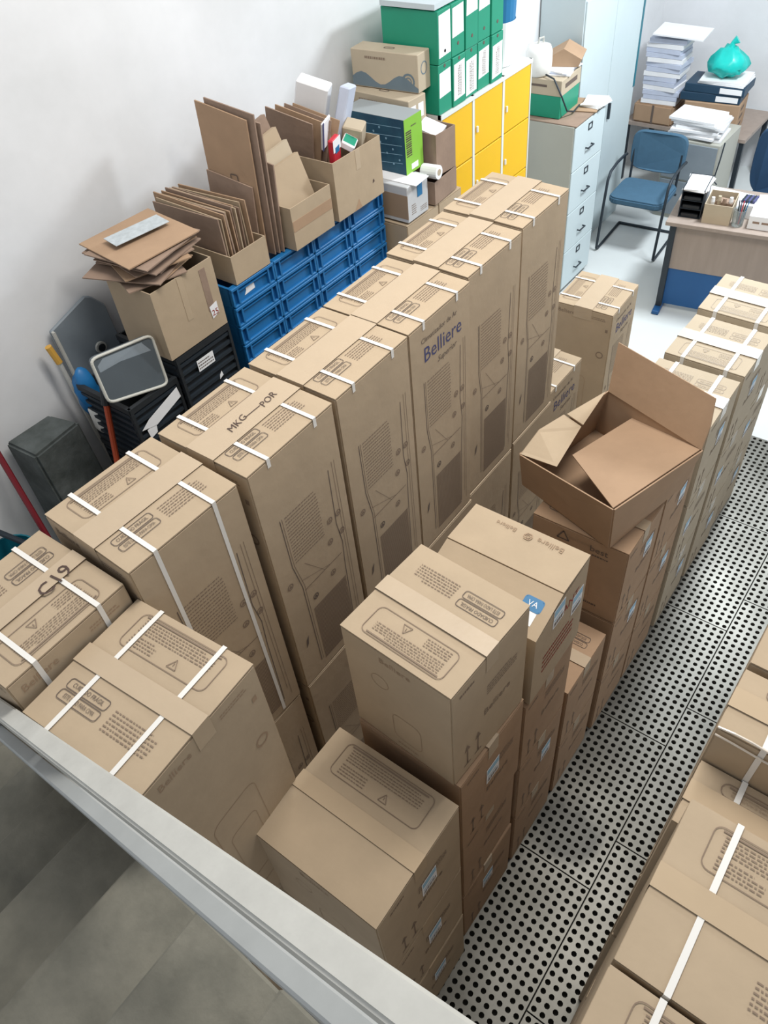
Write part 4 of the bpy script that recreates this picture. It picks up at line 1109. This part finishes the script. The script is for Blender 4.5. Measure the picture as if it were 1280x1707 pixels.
tl, trr = on_x(82, 553, -3.09), on_x(203, 560, -3.07)
bd = thing('sink_board', 'tall grey moulded board with drain hole leaning on the wall behind crates', 'board', (0, 0, 0))
y0, y1 = tl.y, tl.y + .30
zt = tl.z
prof = [(y0, .02), (y1, .02), (y1, zt - .02), (y1 - .05, zt + .045), (y0 + .22, zt + .06), (y0, zt)]
MB().slab([(-2.93 - .15 * (z / zt), y, z) for y, z in prof], (-.018, 0, 0)).build('panel', GREYP, bd, bevel=.005)
MB().slab([(-2.928 - .15 * (z / zt), y, z) for y, z in ((y0, .02), (y0 + .012, .02), (y0 + .012, zt), (y0, zt))], (.016, 0, 0)).build('edge_strip', STEEL_L, bd)
hp = on_x(167, 578, -3.055)
MB().tube([hp, hp + Vector((.012, 0, 0))], .028, 18).build('drain_ring', STEEL_L, bd); MB().tube([hp + Vector((.008, 0, 0)), hp + Vector((.016, 0, 0))], .019, 16).build('drain_hole', BLACKP, bd)
yt = on_x(80, 578, -3.05)
sk = thing('broom_handle', 'broom handle with ochre grip leaning beside the tall grey board', 'handle', (0, 0, 0))
MB().tube([yt, yt + Vector((.01, .012, -.09))], .016, 10).build('grip', OCHRE, sk); MB().tube([yt + Vector((.01, .012, -.09)), Vector((-2.93, yt.y + .06, 0.0))], .011, 8).build('shaft', STEEL_L, sk)

p2 = [on_x(150, 600, -2.60), on_x(252, 558, -2.60), on_x(280, 640, -2.56), on_x(182, 672, -2.56)]
mp_ = thing('tray_lid', 'dark grey lid with pale rounded rim standing on the black crate', 'lid', (0, 0, 0))


def rounded(q, r=.12, n=5):
    out = []
    for i in range(4):
        a, b_, c = q[i - 1], q[i], q[(i + 1) % 4]
        p0 = b_.lerp(a, r); p1 = b_.lerp(c, r)
        for k in range(n): t_ = k / (n - 1); out.append(p0.lerp(b_, t_).lerp(b_.lerp(p1, t_), t_))
    return out


rp = rounded(p2)
MB().slab(rp, (-.02, 0, 0)).build('panel', GREYD, mp_)
MB().tube(rp + [rp[0]], .0065, 8, caps=False).build('rim', mat('cream_rim', (190, 190, 182), .5), mp_)
gl = [p2[0].lerp(p2[1], .1), p2[0].lerp(p2[1], .85), p2[1].lerp(p2[2], .22), p2[0].lerp(p2[3], .2).lerp(p2[1].lerp(p2[2], .2), .4), p2[0].lerp(p2[3], .28)]
MB().slab([p + Vector((.001, 0, -.012)) for p in gl], (.001, 0, 0)).build('pale_band', GREYP, mp_)

bc = on_x(148, 655, -2.93)
me = bpy.data.meshes.new('cloth'); bm = bmesh.new(); bmesh.ops.create_icosphere(bm, subdivisions=3, radius=1)
for v in bm.verts:
    n = v.co.normalized(); v.co = Vector((n.x * .05, n.y * .055, n.z * .13)) * (1 + .1 * math.sin(8 * n.z + 5 * n.x))
bm.to_mesh(me); bm.free(); me.materials.append(BLUE)
for p in me.polygons: p.use_smooth = True
clo = tag(link('blue_hat', me), 'blue cloth hat hanging in front of the tall grey board', 'hat'); clo.location = bc
wc = on_x(166, 690, -2.90)
tag(MB().lathe([(.03, -.09), (.042, -.06), (.04, .05), (.02, .075), (.02, .09)], 16, wc).build('white_bottle', WHITEP, smooth=True), 'white plastic bottle wedged beside the blue hat', 'bottle')
g0, g1, g2 = on_x(171, 642, -2.72), on_x(177, 674, -2.715), on_x(200, 795, -2.70)
hn = thing('tool_handle', 'orange-red tool handle with black grip leaning on the black crates', 'handle', (0, 0, 0))
MB().tube([g0, g1], [.014, .021], 10).build('grip', BLACKP, hn)
gd = (g2 - g1); MB().tube([g1, g1 + gd * (g1.z / -gd.z)], .0135, 8).build('shaft', ORANGE, hn)
# grey stone block by the wall
s0, s1, s2 = on_x(58, 762, -2.86), on_x(128, 722, -3.0), on_x(160, 745, -2.86)
zt = s0.z
me = MB().hexa([(-3.10, s0.y - .02, 0), (-2.84, s0.y + .02, 0), (-2.84, s0.y + .30, 0), (-3.10, s0.y + .27, 0)],
               [(-3.08, s0.y - .01, zt - .01), (-2.86, s0.y, zt), (-2.86, s0.y + .25, zt + .02), (-3.06, s0.y + .22, zt)])
tag(me.build('stone_block', STONE, bevel=.012, seg=2), 'rough dark grey stone block standing against the wall', 'block')
ra, rb = on_x(0, 762, -3.06), on_x(78, 893, -2.86)
rd = rb - ra
tag(MB().tube([ra - rd * .35, ra + rd * ((ra.z - .0) / -rd.z)], .014, 8).build('broom_handle', REDP), 'thin dark red handle leaning on the wall behind the C19 carton', 'handle')
tbx = on_z(10, 922, 1.14)
tn = thing('teal_bin', 'teal plastic bin with dark lid edge behind the C19 carton', 'bin', (tbx.x, tbx.y, 0))
MB().lathe([(.10, 0), (.13, 1.12), (.122, 1.12), (.09, .02)], 24).build('body', TEAL, tn)
MB().tube([on_z(-10, 884, 1.16) - Vector((tbx.x, tbx.y, 0)), on_z(58, 912, 1.13) - Vector((tbx.x, tbx.y, 0))], .014, 8).build('handle', DARK, tn)
